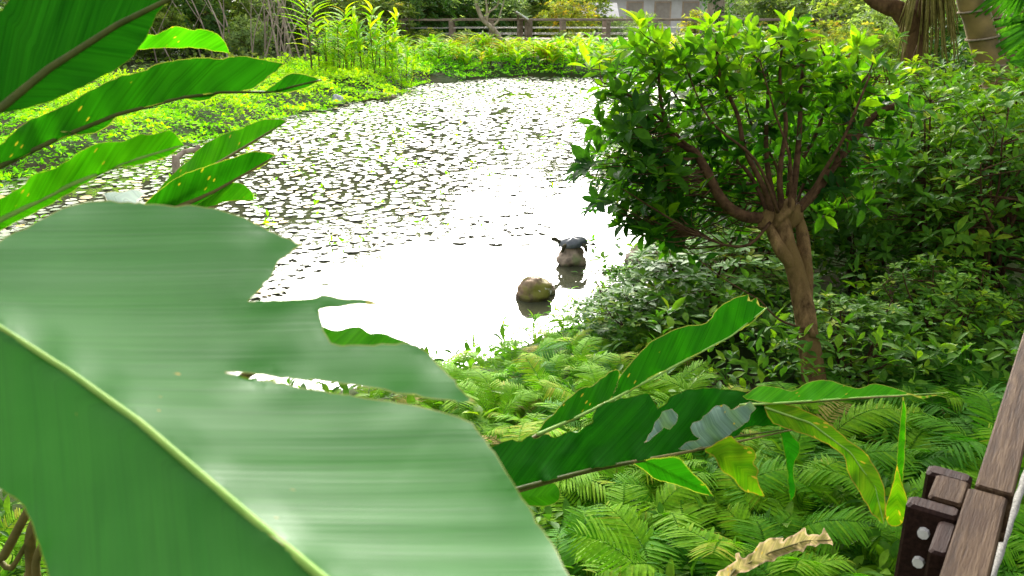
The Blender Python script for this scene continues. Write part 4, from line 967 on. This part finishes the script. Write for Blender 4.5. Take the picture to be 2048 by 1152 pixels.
# ------------------------------------------------------------------ left and far banks
def cover(name, n, region, hfun, leaf, tint, mat, label):
    L = Leaves(SMALL); cnt = 0
    X_, Y_ = region(n)
    s_ = pond_sd(X_, Y_); z_ = HT(X_, Y_)
    for x, y, s0, z in zip(X_, Y_, s_, z_):
        if s0 < -.35: continue
        hh = hfun(x, y, s0)
        nz_ = noise.noise(Vector((x*.9, y*.9, 1.7)))
        n3 = noise.noise(Vector((x*2.6, y*2.6, .2)))
        if n3 < -.72: continue
        hh *= .7+.75*nz_+.8*n3
        d = Vector((rng.normal(), rng.normal()-.3, rng.uniform(.0, .9)))
        L.add((x, y, max(z, 0)+max(.02, hh)*rng.uniform(.75, 1.05)), d, (rng.normal()*.4, rng.normal()*.4-.1, 1), leaf*rng.uniform(.5, 1.4)*(1.2 if n3 > .25 else 1), min(1, max(0, tint(x, y)+.35*nz_+.4*n3+rng.normal()*.14)))
    return tag(link(name, L.mesh(name, mat)), label, 'ground cover', kind='stuff')
def reg_left(n):
    X_ = rng.uniform(-15, -2.6, n); Y_ = rng.uniform(9.5, 31, n); s_ = pond_sd(X_, Y_)
    k = (s_ > -.35) & (s_ < 5.5) & (X_/np.maximum(Y_, 1) > -.72); return X_[k], Y_[k]
cover('ground_cover', 110000, reg_left, lambda x, y, s: .12+.22*min(1, max(0, s+.35)/.8), .085, lambda x, y: .52+.2*min(1, max(0, (y-12)/10)), M['cover'], 'bright yellow-green creeping plants covering the left bank')
def reg_far(n):
    X_ = rng.uniform(-4.5, 7, n); Y_ = rng.uniform(28.5, 37, n); s_ = pond_sd(X_, Y_); k = (s_ > -.2) & (s_ < 5); return X_[k], Y_[k]
cover('bank_herbs', 16000, reg_far, lambda x, y, s: .2+.15*min(1, max(0, s)), .11, lambda x, y: .35, M['cover'], 'low green herbs along the foot of the far bank')
def reg_back(n):
    X_ = rng.uniform(-40, 34, n); Y_ = rng.uniform(24, 60, n); s_ = pond_sd(X_, Y_); k = s_ > 4; return X_[k], Y_[k]
cover('meadow_herbs', 30000, reg_back, lambda x, y, s: .3, .18, lambda x, y: .35, M['bush_a'], 'olive undergrowth on the ground behind the banks')

# tall ginger canes on the far left bank
def cane_mesh(seed, h, nl, tint, leaf=.55):
    global rng
    kr = rng; rng = np.random.default_rng(seed)
    st = MB(); L = Leaves(STRAP); lean = Vector((rng.normal()*.12, rng.normal()*.12, 0))
    P0 = [Vector((0, 0, -.05)), Vector((lean.x*.4, lean.y*.4, h*.4)), Vector((lean.x*h, lean.y*h, h*.85))]
    st.tube(P0, [.02, .016, .008], 6, 4, t=.4)
    a0 = rng.uniform(0, 6.28)
    for i in range(nl):
        t = .3+.7*i/nl; p_ = P0[1].lerp(P0[2], max(0, (t-.4)/.6)) if t > .4 else P0[0].lerp(P0[1], t/.4)
        a = a0+(i % 2)*math.pi+rng.normal()*.35
        L.add(p_, (math.cos(a)*.8, math.sin(a)*.8, rng.uniform(.5, 1.3)), (-math.cos(a), -math.sin(a), 1), leaf*rng.uniform(.7, 1.15), min(1, max(0, tint+rng.normal()*.18)), rng.uniform(1.3, 2.0))
    r_ = (st.mesh('stem', M['cane_stem']), L.mesh('leaves', M['cane'])); rng = kr
    return r_
CN = [cane_mesh(300+i, 1.5+.15*i, 20, .45+.06*i) for i in range(4)]
def at_ground(u, v):
    p = G(u, v, .4); p.z = H1(p.x, p.y); return p
k = 0
for (u, v, s) in tuple((rng.uniform(650, 835), rng.uniform(136, 156), rng.uniform(.5, 1.0)) for _ in range(26))+((625, 150, 1.7), (640, 145, 1.3), (655, 148, 1.0), (668, 143, 1.2), (680, 150, 1.05), (692, 140, 1.25), (702, 147, 1.2), (712, 143, 1.35), (724, 148, 1.25), (735, 142, 1.3), (748, 146, 1.2), (760, 143, 1.3), (772, 147, 1.15), (784, 143, 1.2), (798, 145, 1.0), (812, 150, .9), (826, 146, .8)):
    place_shrub(CN[k % 4], 'tall_cane', at_ground(u, v), rng.uniform(0, 6.28), s*.95, 'tall arching yellow-green cane standing apart at the left of the clump' if u == 625 else 'tall yellow-green cane in the clump on the far left bank', 'cane', 'tall canes clumped on the far left bank'); k += 1
RS = [cane_mesh(320+i, .65, 16, .4+.13*i, .52) for i in range(4)]
for k in range(150):
    x = rng.uniform(-4.6, 7.5); y = rng.uniform(30.4, 36.6)
    if pond_sd(np.array([x]), np.array([y]))[0] < .25: continue
    place_shrub(RS[int(rng.integers(0, 4))], 'strappy_plant', Vector((x, y, H1(x, y))), rng.uniform(0, 6.28), rng.uniform(.9, 1.35), 'yellow-green strap-leaved plant on the far bank below the boardwalk', 'plant', 'strap-leaved plants along the far bank')

# far boardwalk
g = empty('boardwalk', (0, 38, H1(0, 38)), 'brown boardwalk with posts and wire railing across the far bank', 'boardwalk'); zb = -g.location.z
M['deck'] = solid_mat('deck_wood', (.25, .2, .15), (.48, .42, .35), 3, .8, .3, .01, (1, 8, 1))
M['brown_post'] = solid_mat('brown_post', (.15, .11, .08), (.3, .24, .19), 6, .8, .3, .01)
M['wire'] = solid_mat('railing_wire', (.45, .42, .38), (.7, .66, .6), 20, .5, .1, .001)
mb = MB(); mb.box((0, 0, zb), X, Vector((0, 1, 0)), Z, (-9, 16), (0, 1.6), (.85, 1.0), .01); mb.build('deck', M['deck'], g, False)
mb = MB(); mb.box((0, 0, zb), X, Vector((0, 1, 0)), Z, (-9, 16), (-.05, .05), (1.74, 1.82), .01); mb.build('handrail', M['brown_post'], g, False)
mb = MB(); mb.box((0, 0, zb), X, Vector((0, 1, 0)), Z, (-9, 16), (1.56, 1.64), (1.74, 1.82), .01); mb.build('handrail', M['brown_post'], g, False)
for xx in (-8.6, -6.6, -4.6, -2.6, -.9, .35, .75, 2.2, 4.1, 6.1, 8.1, 10.1, 12.1, 14.1):
    for yy in (-.1, 1.62):
        mb = MB(); wv = .09 if not .3 < xx < .8 else .12
        mb.box((xx, yy, zb), X, Vector((0, 1, 0)), Z, (-wv, wv), (-.08, .08), (.2, 1.738), .01); mb.build('post', M['brown_post'], g, False)
for zz in (1.2, 1.45):
    for yy in (-.02, 1.55):
        mb = MB(); mb.tube([(-9, yy, zb+zz), (3, yy, zb+zz), (16, yy, zb+zz)], .012, 5, 3); mb.build('wire', M['wire'], g)
g = empty('information_board', (.42, 37.6, H1(.42, 37.6)), 'slanted white information board on a brown stand at the far boardwalk', 'sign'); zb = -g.location.z
mb = MB(); an = R(32); ax_ = Vector((math.cos(an), 0, -math.sin(an))); az_ = Vector((math.sin(an), 0, math.cos(an)))
mb.box((0, 0, zb+1.95), ax_, Vector((0, 1, 0)), az_, (-.3, .3), (-.4, .3), (0, .05), .008)
M['white'] = solid_mat('white_board', (.72, .72, .74), (.82, .82, .84), 3, .4, .02, .001)
bd = mb.build('board', M['white'], g, False)
mb = MB(); mb.box((0, 0, zb+1.95), ax_, Vector((0, 1, 0)), az_, (-.34, .34), (-.44, .34), (-.06, -.002), .008); mb.build('backing', M['brown_post'], g, False)
for xx in (-.16, .16):
    mb = MB(); mb.box((xx, 0, zb), X, Vector((0, 1, 0)), Z, (-.05, .05), (-.06, .06), (0, 1.95-xx*.62-.06), .01); mb.build('leg', M['brown_post'], g, False)
# small lean-to roof over the boardwalk beside the board
g = empty('pavilion', (62*0+6.2, 58, H1(6.2, 58)), 'white pavilion with brown roof behind the far trees', 'building'); zb = -g.location.z
M['plaster'] = solid_mat('pale_plaster', (.62, .58, .55), (.78, .75, .72), 1.5, .9, .1, .01)
M['roof'] = solid_mat('roof_tiles', (.14, .1, .085), (.27, .2, .17), 9, .9, .5, .05)
M['shade'] = solid_mat('pane_dark', (.36, .3, .25), (.46, .4, .34), 4, .5, .05, .01)
M['peach'] = solid_mat('peach_panel', (.45, .33, .24), (.6, .46, .35), 4, .8, .1, .01)
Yp = Vector((0, 1, 0))
mb = MB(); mb.box((0, 0, zb), X, Yp, Z, (0, 9.5), (0, 5), (0, 3.2), .02); mb.build('wall', M['plaster'], g, False)
mb = MB(); mb.add([Vector(v)+Vector((0, 0, zb)) for v in ((-.8, -.8, 3.05), (10.3, -.8, 3.05), (10.3, 5.8, 3.05), (-.8, 5.8, 3.05), (1.6, 2.5, 4.7), (7.9, 2.5, 4.7))], [(0, 1, 5, 4), (1, 2, 5), (2, 3, 4, 5), (3, 0, 4), (3, 2, 1, 0)]); mb.build('roof', M['roof'], g, False)
for x0 in (1.2, 3.0, 4.8, 6.6):
    mb = MB(); mb.box((0, 0, zb), X, Yp, Z, (x0, x0+1.1), (-.05, .05), (1.1, 2.6), .01); wnd = mb.build('window', M['peach'], g, False)
    mb = MB(); mb.box((0, 0, zb), X, Yp, Z, (x0+.1, x0+1.0), (-.06, .02), (1.2, 2.5), .004); mb.build('pane', M['shade'], wnd, False)
g = empty('shed', (3.6, 52, H1(3.6, 52)), 'low shed with a grey-pink roof behind the far boardwalk', 'building'); zb = -g.location.z
mb = MB(); mb.box((0, 0, zb), X, Yp, Z, (.2, 2.3), (0, 2.2), (0, 1.75), .02); mb.build('wall', M['peach'], g, False)
mb = MB(); mb.add([Vector(v)+Vector((0, 0, zb)) for v in ((0, -.4, 1.72), (2.6, -.4, 1.72), (2.6, 2.6, 1.72), (0, 2.6, 1.72), (0, 1.1, 2.5), (2.6, 1.1, 2.5))], [(0, 1, 5, 4), (1, 2, 5), (2, 3, 4, 5), (3, 0, 4), (3, 2, 1, 0)]); mb.build('roof', M['plaster'], g, False)

# ------------------------------------------------------------------ background bushes and trees
BB = [shrub_meshes(400+i, 2.0, 1.3, 420, .2, M[mm], .42, OVATE, .45) for i, mm in enumerate(('bush_a', 'bush_b', 'bush_c', 'bush_a', 'bush_d'))]
def bush(u, y, s, var, label, sz=1.0):
    d = y*CP+1.9*SP; x = (u-1024)/F*d
    if pond_sd(np.array([x]), np.array([y]))[0] < .3: y += 1.5
    place_shrub(BB[var], 'bush', Vector((x, y, H1(x, y)-.05)), rng.uniform(0, 6.28), s, label, 'bush', 'bushes behind the pond', sz)
for u, y, s, var, lab in (
 (310, 33, 1.1, 3, 'yellowish olive bush beside the bright curved ginger leaf'), (390, 36, 1.2, 1, 'dark bush between the thin trunks at the left'), (450, 39, 1.4, 0, 'olive bush behind the dark bush at the left'),
 (500, 34, .8, 2, 'pale grey-green bush left of the bare stems'), (560, 42, 1.5, 2, 'pale grey-green bush behind the bare stems'), (640, 41, 1.4, 2, 'grey-green bush behind the tall cane'), (700, 40, 1.4, 0, 'olive bush directly behind the cane clump'),
 (770, 38, 1.2, 0, 'olive bush at the right shoulder of the cane clump'), (835, 39.8, 1.4, 1, 'dark bush right of the cane clump'), (885, 42, 1.6, 1, 'dark bush over the left end of the boardwalk'), (935, 43, 1.6, 1, 'dark bush behind the left boardwalk posts'),
 (985, 45, 1.5, 2, 'grey-green bush behind the leaning tree'), (1050, 47, 1.6, 1, 'dark bush behind the information board'), (1100, 46, 1.3, 0, 'olive bush right of the information board'), (1135, 43, 1.2, 4, 'orange-yellow bush right of the information board'),
 (1165, 50, 1.4, 0, 'olive bush left of the shed'), (1230, 47, .7, 2, 'low grey-green bush in front of the shed'), (1520, 44, 1.7, 2, 'grey-green bush right of the ivy-clad trunk'), (1580, 42, 1.6, 0, 'olive bush above the pollarded crown'), (1650, 40, 1.6, 2, 'pale bush above the right half of the crown'),
 (1480, 26, .75, 4, 'low yellowing bush behind the pollarded crown'), (1560, 25, .8, 0, 'low olive bush behind the pollarded crown'), (1640, 23, .85, 4, 'yellow-green bush left of the brown leaning trunk'), (1720, 21, .85, 0, 'olive bush beside the brown leaning trunk'), (1700, 30, 1.3, 0, 'taller olive bush beyond the brown leaning trunk'),
 (1790, 26, 1.2, 2, 'grey-green bush between the leaning trunk and the palm'), (1880, 22, 1.2, 0, 'olive bush behind the hanging fibres'), (1960, 20, 1.2, 1, 'dark bush behind the palm trunk'), (2040, 17, 1.1, 1, 'dark bush under the palm fan'), (2100, 22, 1.5, 1, 'dark bush at the far right edge'), (1880, 33, 1.6, 2, 'pale bush far behind the palm trunk'),
 (20, 24, 1.2, 1, 'dark bush at the left edge under the big dark leaf'), (-60, 21, 1.1, 1, 'dark bush outside the left edge'), (100, 27, 1.3, 0, 'olive bush behind the left bank'), (200, 30, 1.3, 1, 'dark bush behind the spotted ginger leaf'), (1400, 40, .9, 4, 'yellow-green bush in front of the pavilion'), (1290, 41, .8, 2, 'pale bush before the left windows of the pavilion'), (860, 37.2, .55, 0, 'low olive bush before the left end of the boardwalk'), (930, 37.2, .5, 2, 'low pale bush before the left boardwalk posts'), (1130, 37.3, .5, 0, 'low olive bush before the boardwalk right of the board')):
    bush(u, y, s, var, lab)

def tree_meshes(seed, h, cr, nw, mat, tint, bark, trunk_r=.12, leaf=.26, base=.35, sub=6):
    global rng
    kr = rng; rng = np.random.default_rng(seed)
    st = MB(); L = Leaves(OVATE); ends = []
    lean = rng.normal(size=2)*.08*h
    top = Vector((lean[0], lean[1], h*.8)); m1 = Vector((lean[0]*.2+rng.normal()*.1, lean[1]*.2, h*.35))
    st.tube([(0, 0, -.2), m1, top], [trunk_r, trunk_r*.75, trunk_r*.25], 9, 6, .15)
    for i in range(9):
        t = rng.uniform(base*.8, .95); p0 = Vector((0, 0, 0)).lerp(m1, t/.45) if t < .45 else m1.lerp(top, (t-.45)/.55)
        a = rng.uniform(0, 6.28); e = p0+Vector((math.cos(a)*cr*.75, math.sin(a)*cr*.75, h*rng.uniform(.05, .22)))
        st.tube([p0, p0.lerp(e, .5)+Vector((0, 0, -.05*h*rng.random())), e], [trunk_r*.4, trunk_r*.25, trunk_r*.08], 6, 4, .1); ends.append(e); ends.append(p0.lerp(e, .6))
    ends.append(top)
    for k in range(nw):
        c0 = ends[int(rng.integers(0, len(ends)))]; p = c0+Vector(rng.normal(size=3))*cr*.3
        if p.z < h*base*.7: continue
        whorl(L, p, (rng.normal()*.5, rng.normal()*.5, .8), 6, leaf*rng.uniform(.7, 1.3), tint+rng.normal()*.15, (40, 90), .1)
    r_ = (st.mesh('trunk', M[bark]), L.mesh('crown', M[mat])); rng = kr
    return r_
TT = [tree_meshes(500, 9, 2.6, 1500, 'bush_b', .45, 'bark', .18), tree_meshes(501, 8, 2.4, 1400, 'bush_a', .4, 'bark', .15), tree_meshes(502, 8.5, 2.4, 1300, 'bush_c', .4, 'pale_bark', .14), tree_meshes(503, 5, 1.6, 700, 'bush_a', .5, 'bark', .12, .22)]
for u, y, s, var, lab in (
 (-250, 30, 1.1, 0, 'dark tree left of the frame'), (40, 34, 1.1, 0, 'dark tree behind the big dark ginger leaf'), (200, 38, 1.15, 1, 'olive tree behind the spotted ginger leaf'), (335, 37, 1.0, 2, 'pale trunked tree beside the bright ginger leaf'), (420, 41, 1.1, 0, 'dark tree above the short bright ginger leaf'), (520, 46, 1.15, 2, 'pale tree behind the bare stems'),
 (600, 48, 1.15, 1, 'olive tree behind the tall cane'), (690, 46, 1.0, 2, 'pale tree behind the cane clump'), (790, 47, 1.0, 1, 'olive tree right of the cane clump'), (880, 50, .95, 0, 'dark tree over the left end of the boardwalk'), (960, 54, .8, 0, 'dark tree behind the leaning tree'),
 (1075, 56, .65, 3, 'small olive tree behind the information board'), (1180, 60, .8, 3, 'small olive tree beside the shed'), (1560, 50, .9, 2, 'pale tree above the pollarded crown'), (1680, 44, 1.0, 1, 'olive tree beyond the leaning trunk'), (1800, 38, 1.1, 1, 'olive tree behind the leaning trunk'), (2000, 34, 1.1, 0, 'dark tree behind the palm'), (2250, 28, 1.1, 0, 'dark tree right of the frame')):
    d = y*CP+1.9*SP; x = (u-1024)/F*d
    place_shrub(TT[var], 'tree', Vector((x, y, H1(x, y)-.05)), rng.uniform(0, 6.28), s, lab, 'tree', 'trees behind the pond')
# thicket of bare stems on the left
for k in range(26):
    u = rng.uniform(500, 615) if k < 18 else rng.uniform(300, 500); y = rng.uniform(30, 35); d = y*CP+1.9*SP; x = (u-1024)/F*d; z = H1(x, y)
    e = empty('bare_sapling', (x, y, z), 'thin pale bare stem in the thicket left of the cane clump' if k < 18 else 'thin pale bare stem behind the short bright ginger leaf', 'sapling', 'bare stems left of the cane clump' if k < 18 else 'bare stems behind the ginger leaf')
    lx, ly = rng.normal()*.85, rng.normal()*.4; h = rng.uniform(2.6, 4.2); r0 = rng.uniform(.022, .045)
    mb = MB(); mb.tube([(0, 0, -.1), (lx*.3+rng.normal()*.08, ly*.3, h*.4), (lx+rng.normal()*.1, ly, h)], [r0, r0*.8, r0*.35], 7, 6, .15); mb.build('stem', M['pale_bark'], e)
    if k % 2 == 0:
        mb = MB(); a = rng.choice([-1, 1]); mb.tube([(lx*.25, ly*.25, h*.33), (lx*.3+a*.35, ly*.3, h*.5), (lx*.3+a*.8, ly*.4, h*.75)], [r0*.6, r0*.45, r0*.2], 6, 5, .1); mb.build('branch', M['pale_bark'], e)
    if k % 3 == 0:
        L = Leaves(OVATE)
        for q_ in range(40): whorl(L, (lx+rng.normal()*.5, ly+rng.normal()*.4, h*.75+rng.normal()*.5), (0, 0, 1), 4, .16, .5, (40, 90), .2)
        link('foliage', L.mesh('foliage', M['bush_c']), e)
# leaning tree by the boardwalk
y = 36.5; z0 = .45
def PB(u, v, y): r = ray(u, v); return CAM+r*(y/r.y)
g = empty('leaning_tree', PB(1012, 88, y), 'slim tree leaning left in front of the boardwalk railing', 'tree'); lo = g.location
mb = MB(); mb.tube([PB(1012, 100, y)-lo, PB(990, 62, y)-lo, PB(968, 42, y)-lo, PB(955, 15, y)-lo, PB(945, -40, y)-lo, PB(950, -90, y)-lo], [.11, .1, .09, .08, .06, .03], 8, 5, .15); mb.build('trunk', M['pale_bark'], g)
for pl in ([(972, 46), (978, 25), (995, 10), (1000, -30)], [(968, 42), (974, 20), (970, -20), (980, -60)], [(985, 52), (996, 42), (1000, 28), (1012, -10)]):
    mb = MB(); mb.tube([PB(*q_, y)-lo for q_ in pl], [.055, .045, .035, .015], 7, 4, .1); mb.build('limb', M['pale_bark'], g)
L = Leaves(OVATE)
for k in range(260):
    u = rng.normal()*55+985; v = rng.normal()*32-35; whorl(L, PB(u, v, y+rng.normal()*.6)-lo, (0, 0, 1), 6, .17, .45, (40, 90), .18)
link('crown', L.mesh('crown', M['bush_c']), g)
# ivy clad trunk in front of the pavilion
y = 30; g = empty('ivy_tree', (PB(1430, 60, y).x, y, H1(7.2, 30)), 'thick trunk wrapped in dark ivy above the pollarded tree', 'tree'); lo = g.location
mb = MB(); mb.tube([(0, 0, -.1), (.02, 0, 1.2), (-.05, 0, 3), (.1, 0, 6)], [.34, .3, .27, .2], 12, 6, .2); mb.build('trunk', M['pale_bark'], g)
L = Leaves(OVATE)
for k in range(900):
    a = rng.uniform(0, 6.28); z = rng.uniform(0, 6)**1.0; rr = .36+.14*rng.random()
    if noise.noise(Vector((math.cos(a)*1.4, math.sin(a)*1.4, z*.9))) < -.15: continue
    p = Vector((rr*math.cos(a)*1.1, rr*math.sin(a), z)); whorl(L, p, (math.cos(a), math.sin(a), .2), 3, .13, .3, (40, 95), .15)
link('ivy', L.mesh('ivy', M['bush_b']), g)
L = Leaves(OVATE)
for k in range(500): whorl(L, Vector((.1+rng.normal()*1.2, rng.normal()*1.2, 5.6+rng.normal()*.8)), (0, 0, 1), 6, .22, .4, (40, 90), .15)
link('crown', L.mesh('crown', M['bush_b']), g)
# brown leaning trunk with hanging fibres
y = 12; b0 = PB(1828, 120, y)
g = empty('fibrous_tree', (b0.x, y, H1(b0.x, y)), 'brown forked trunk with hanging olive fibres left of the palm', 'tree'); lo = g.location
M['fibre'] = solid_mat('olive_fibre', (.09, .08, .02), (.22, .19, .05), 20, .8, .3, .01)
mb = MB(); mb.tube([(0, 0, -.1), PB(1828, 95, y)-lo, PB(1822, 50, y)-lo, PB(1795, 20, y)-lo, PB(1750, 5, y)-lo, PB(1690, -50, y)-lo], [.17, .15, .15, .12, .08, .04], 12, 6, .2); mb.tube([PB(1826, 75, y)-lo, PB(1850, 20, y)-lo, PB(1870, -60, y)-lo, PB(1880, -300, y)-lo], [.13, .16, .17, .1], 12, 5, .2); mb.build('trunk', M['bark'], g)
mb = MB()
for k in range(70):
    u = rng.uniform(1795, 1925); l_ = rng.uniform(40, 150)*(1.0 if u < 1880 else .9); yy = y+rng.normal()*.12-.15
    top = PB(1862+(u-1862)*.45, -60, yy); bot = PB(u, -60+60+l_-(abs(u-1865)*.3 if u < 1880 else 0), yy-.1)
    mb.tube([top-lo, (top+bot)/2-lo+Vector((rng.normal()*.02, 0, .05)), bot-lo], [.014, .012, .006], 5, 3)
mb.build('hanging_fibres', M['fibre'], g)
L = Leaves(OVATE)
for k in range(300): whorl(L, PB(1850+rng.normal()*120, -330+rng.normal()*90, y+rng.normal()*.8)-lo, (0, 0, 1), 6, .18, .4, (40, 90), .15)
link('crown', L.mesh('crown', M['bush_a']), g)
# ringed palms
def ringmat():
    m, nt, b, out = new_mat('palm_trunk')
    tc = nt.nodes.new('ShaderNodeTexCoord'); n = tex_noise(nt, 6, 5)
    c_ = ramp(nt, [(.3, (.08, .055, .014)), (.7, (.22, .15, .04))], n.outputs[0]).outputs[0]
    nt.links.new(c_, b.inputs['Base Color']); b.inputs['Roughness'].default_value = .7; bump(nt, b, n.outputs[0], .4, .01); return m
M['palm'] = ringmat()
M['scar'] = solid_mat('palm_ring_scar', (.13, .1, .06), (.3, .24, .17), 20, .85, .4, .003)
M['frond'] = leaf_mat('palm_blade', [(0, (.02, .09, .01)), (.5, (.05, .2, .012)), (1, (.14, .35, .02))], .4, .4)
def palm(y, pts, r, label, fans):
    b0 = PB(*pts[0], y); g = empty('palm', (b0.x, y, H1(b0.x, y)), label, 'palm'); lo = g.location
    mb = MB(); W = [(0, 0, -.1)]+[PB(*q_, y)-lo for q_ in pts]; mb.tube(W, [r*1.15]+[r*(1-.05*i) for i in range(len(pts))], 14, 6, .05); tr = mb.build('trunk', M['palm'], g)
    mb = MB()
    for i in range(len(W)-1):
        a = Vector(W[i]); b_ = Vector(W[i+1]); n = max(1, int((b_-a).length/.2))
        for k in range(n):
            p = a.lerp(b_, (k+.5)/n); tl = rng.normal()*.1+.22; ring = []
            for j in range(19):
                t = 2*math.pi*j/18; rr = r*1.05; ring.append(p+Vector((rr*math.cos(t), rr*math.sin(t), rr*math.cos(t)*tl)))
            mb.tube(ring, .012, 5, 1, .3, cap=False)
    mb.build('ring_scars', M['scar'], tr)['kind'] = 'stuff'
    for (u, v, dy, ln, aim) in fans:
        L = Leaves(STRAP); st = MB(); c0 = PB(u, v, y+dy)-lo; top = Vector(W[-1])
        st.tube([top, (top+c0)/2+Vector((0, 0, .25)), c0], [.02, .016, .01], 6, 4)
        for k in range(26):
            a = R(aim-75+150*k/25); d = Vector((math.cos(a), rng.normal()*.1-.15, math.sin(a))); L.add(c0, d, Vector((0, -1, .4))+rnd_dir()*.1, ln*rng.uniform(.8, 1.05), .4+rng.normal()*.12, .9)
        f = link('fan_leaf', L.mesh('fan_leaf', M['frond']), g); st.build('leaf_stalk', M['cane_stem'], f)
palm(9, [(1995, 190), (1975, 110), (1955, 40), (1935, -40), (1920, -350)], .145, 'ringed ochre palm trunk leaning at the upper right', [(2105, 30, -.2, .62, 255), (2060, -60, -.3, .55, 290), (2120, 120, -.2, .5, 190)])
palm(9.8, [(2035, 190), (2015, 120), (1990, 60), (1975, -40), (1990, -300)], .12, 'second ringed palm trunk just behind the ochre one', [(2120, 20, .2, .8, 260)])

# closing woodland far behind
L = Leaves(OVATE)
for k in range(15000):
    a = rng.uniform(R(-52), R(52)); rr = rng.uniform(62, 80); x = rr*math.sin(a); y = rr*math.cos(a)
    top = 17 if (a < R(-4) or a > R(14)) else 12
    z = rng.random()*top*(.85+.4*noise.noise(Vector((x*.12, y*.05, 0))))
    whorl(L, (x, y, z), (rng.normal()*.5, rng.normal()*.5-.3, .8), 5, .95*rng.uniform(.7, 1.3), .35+rng.normal()*.2, (40, 90), .1)
tag(link('woodland', L.mesh('woodland', M['bush_a'])), 'far woodland closing the view behind the pond', 'woodland', kind='stuff')
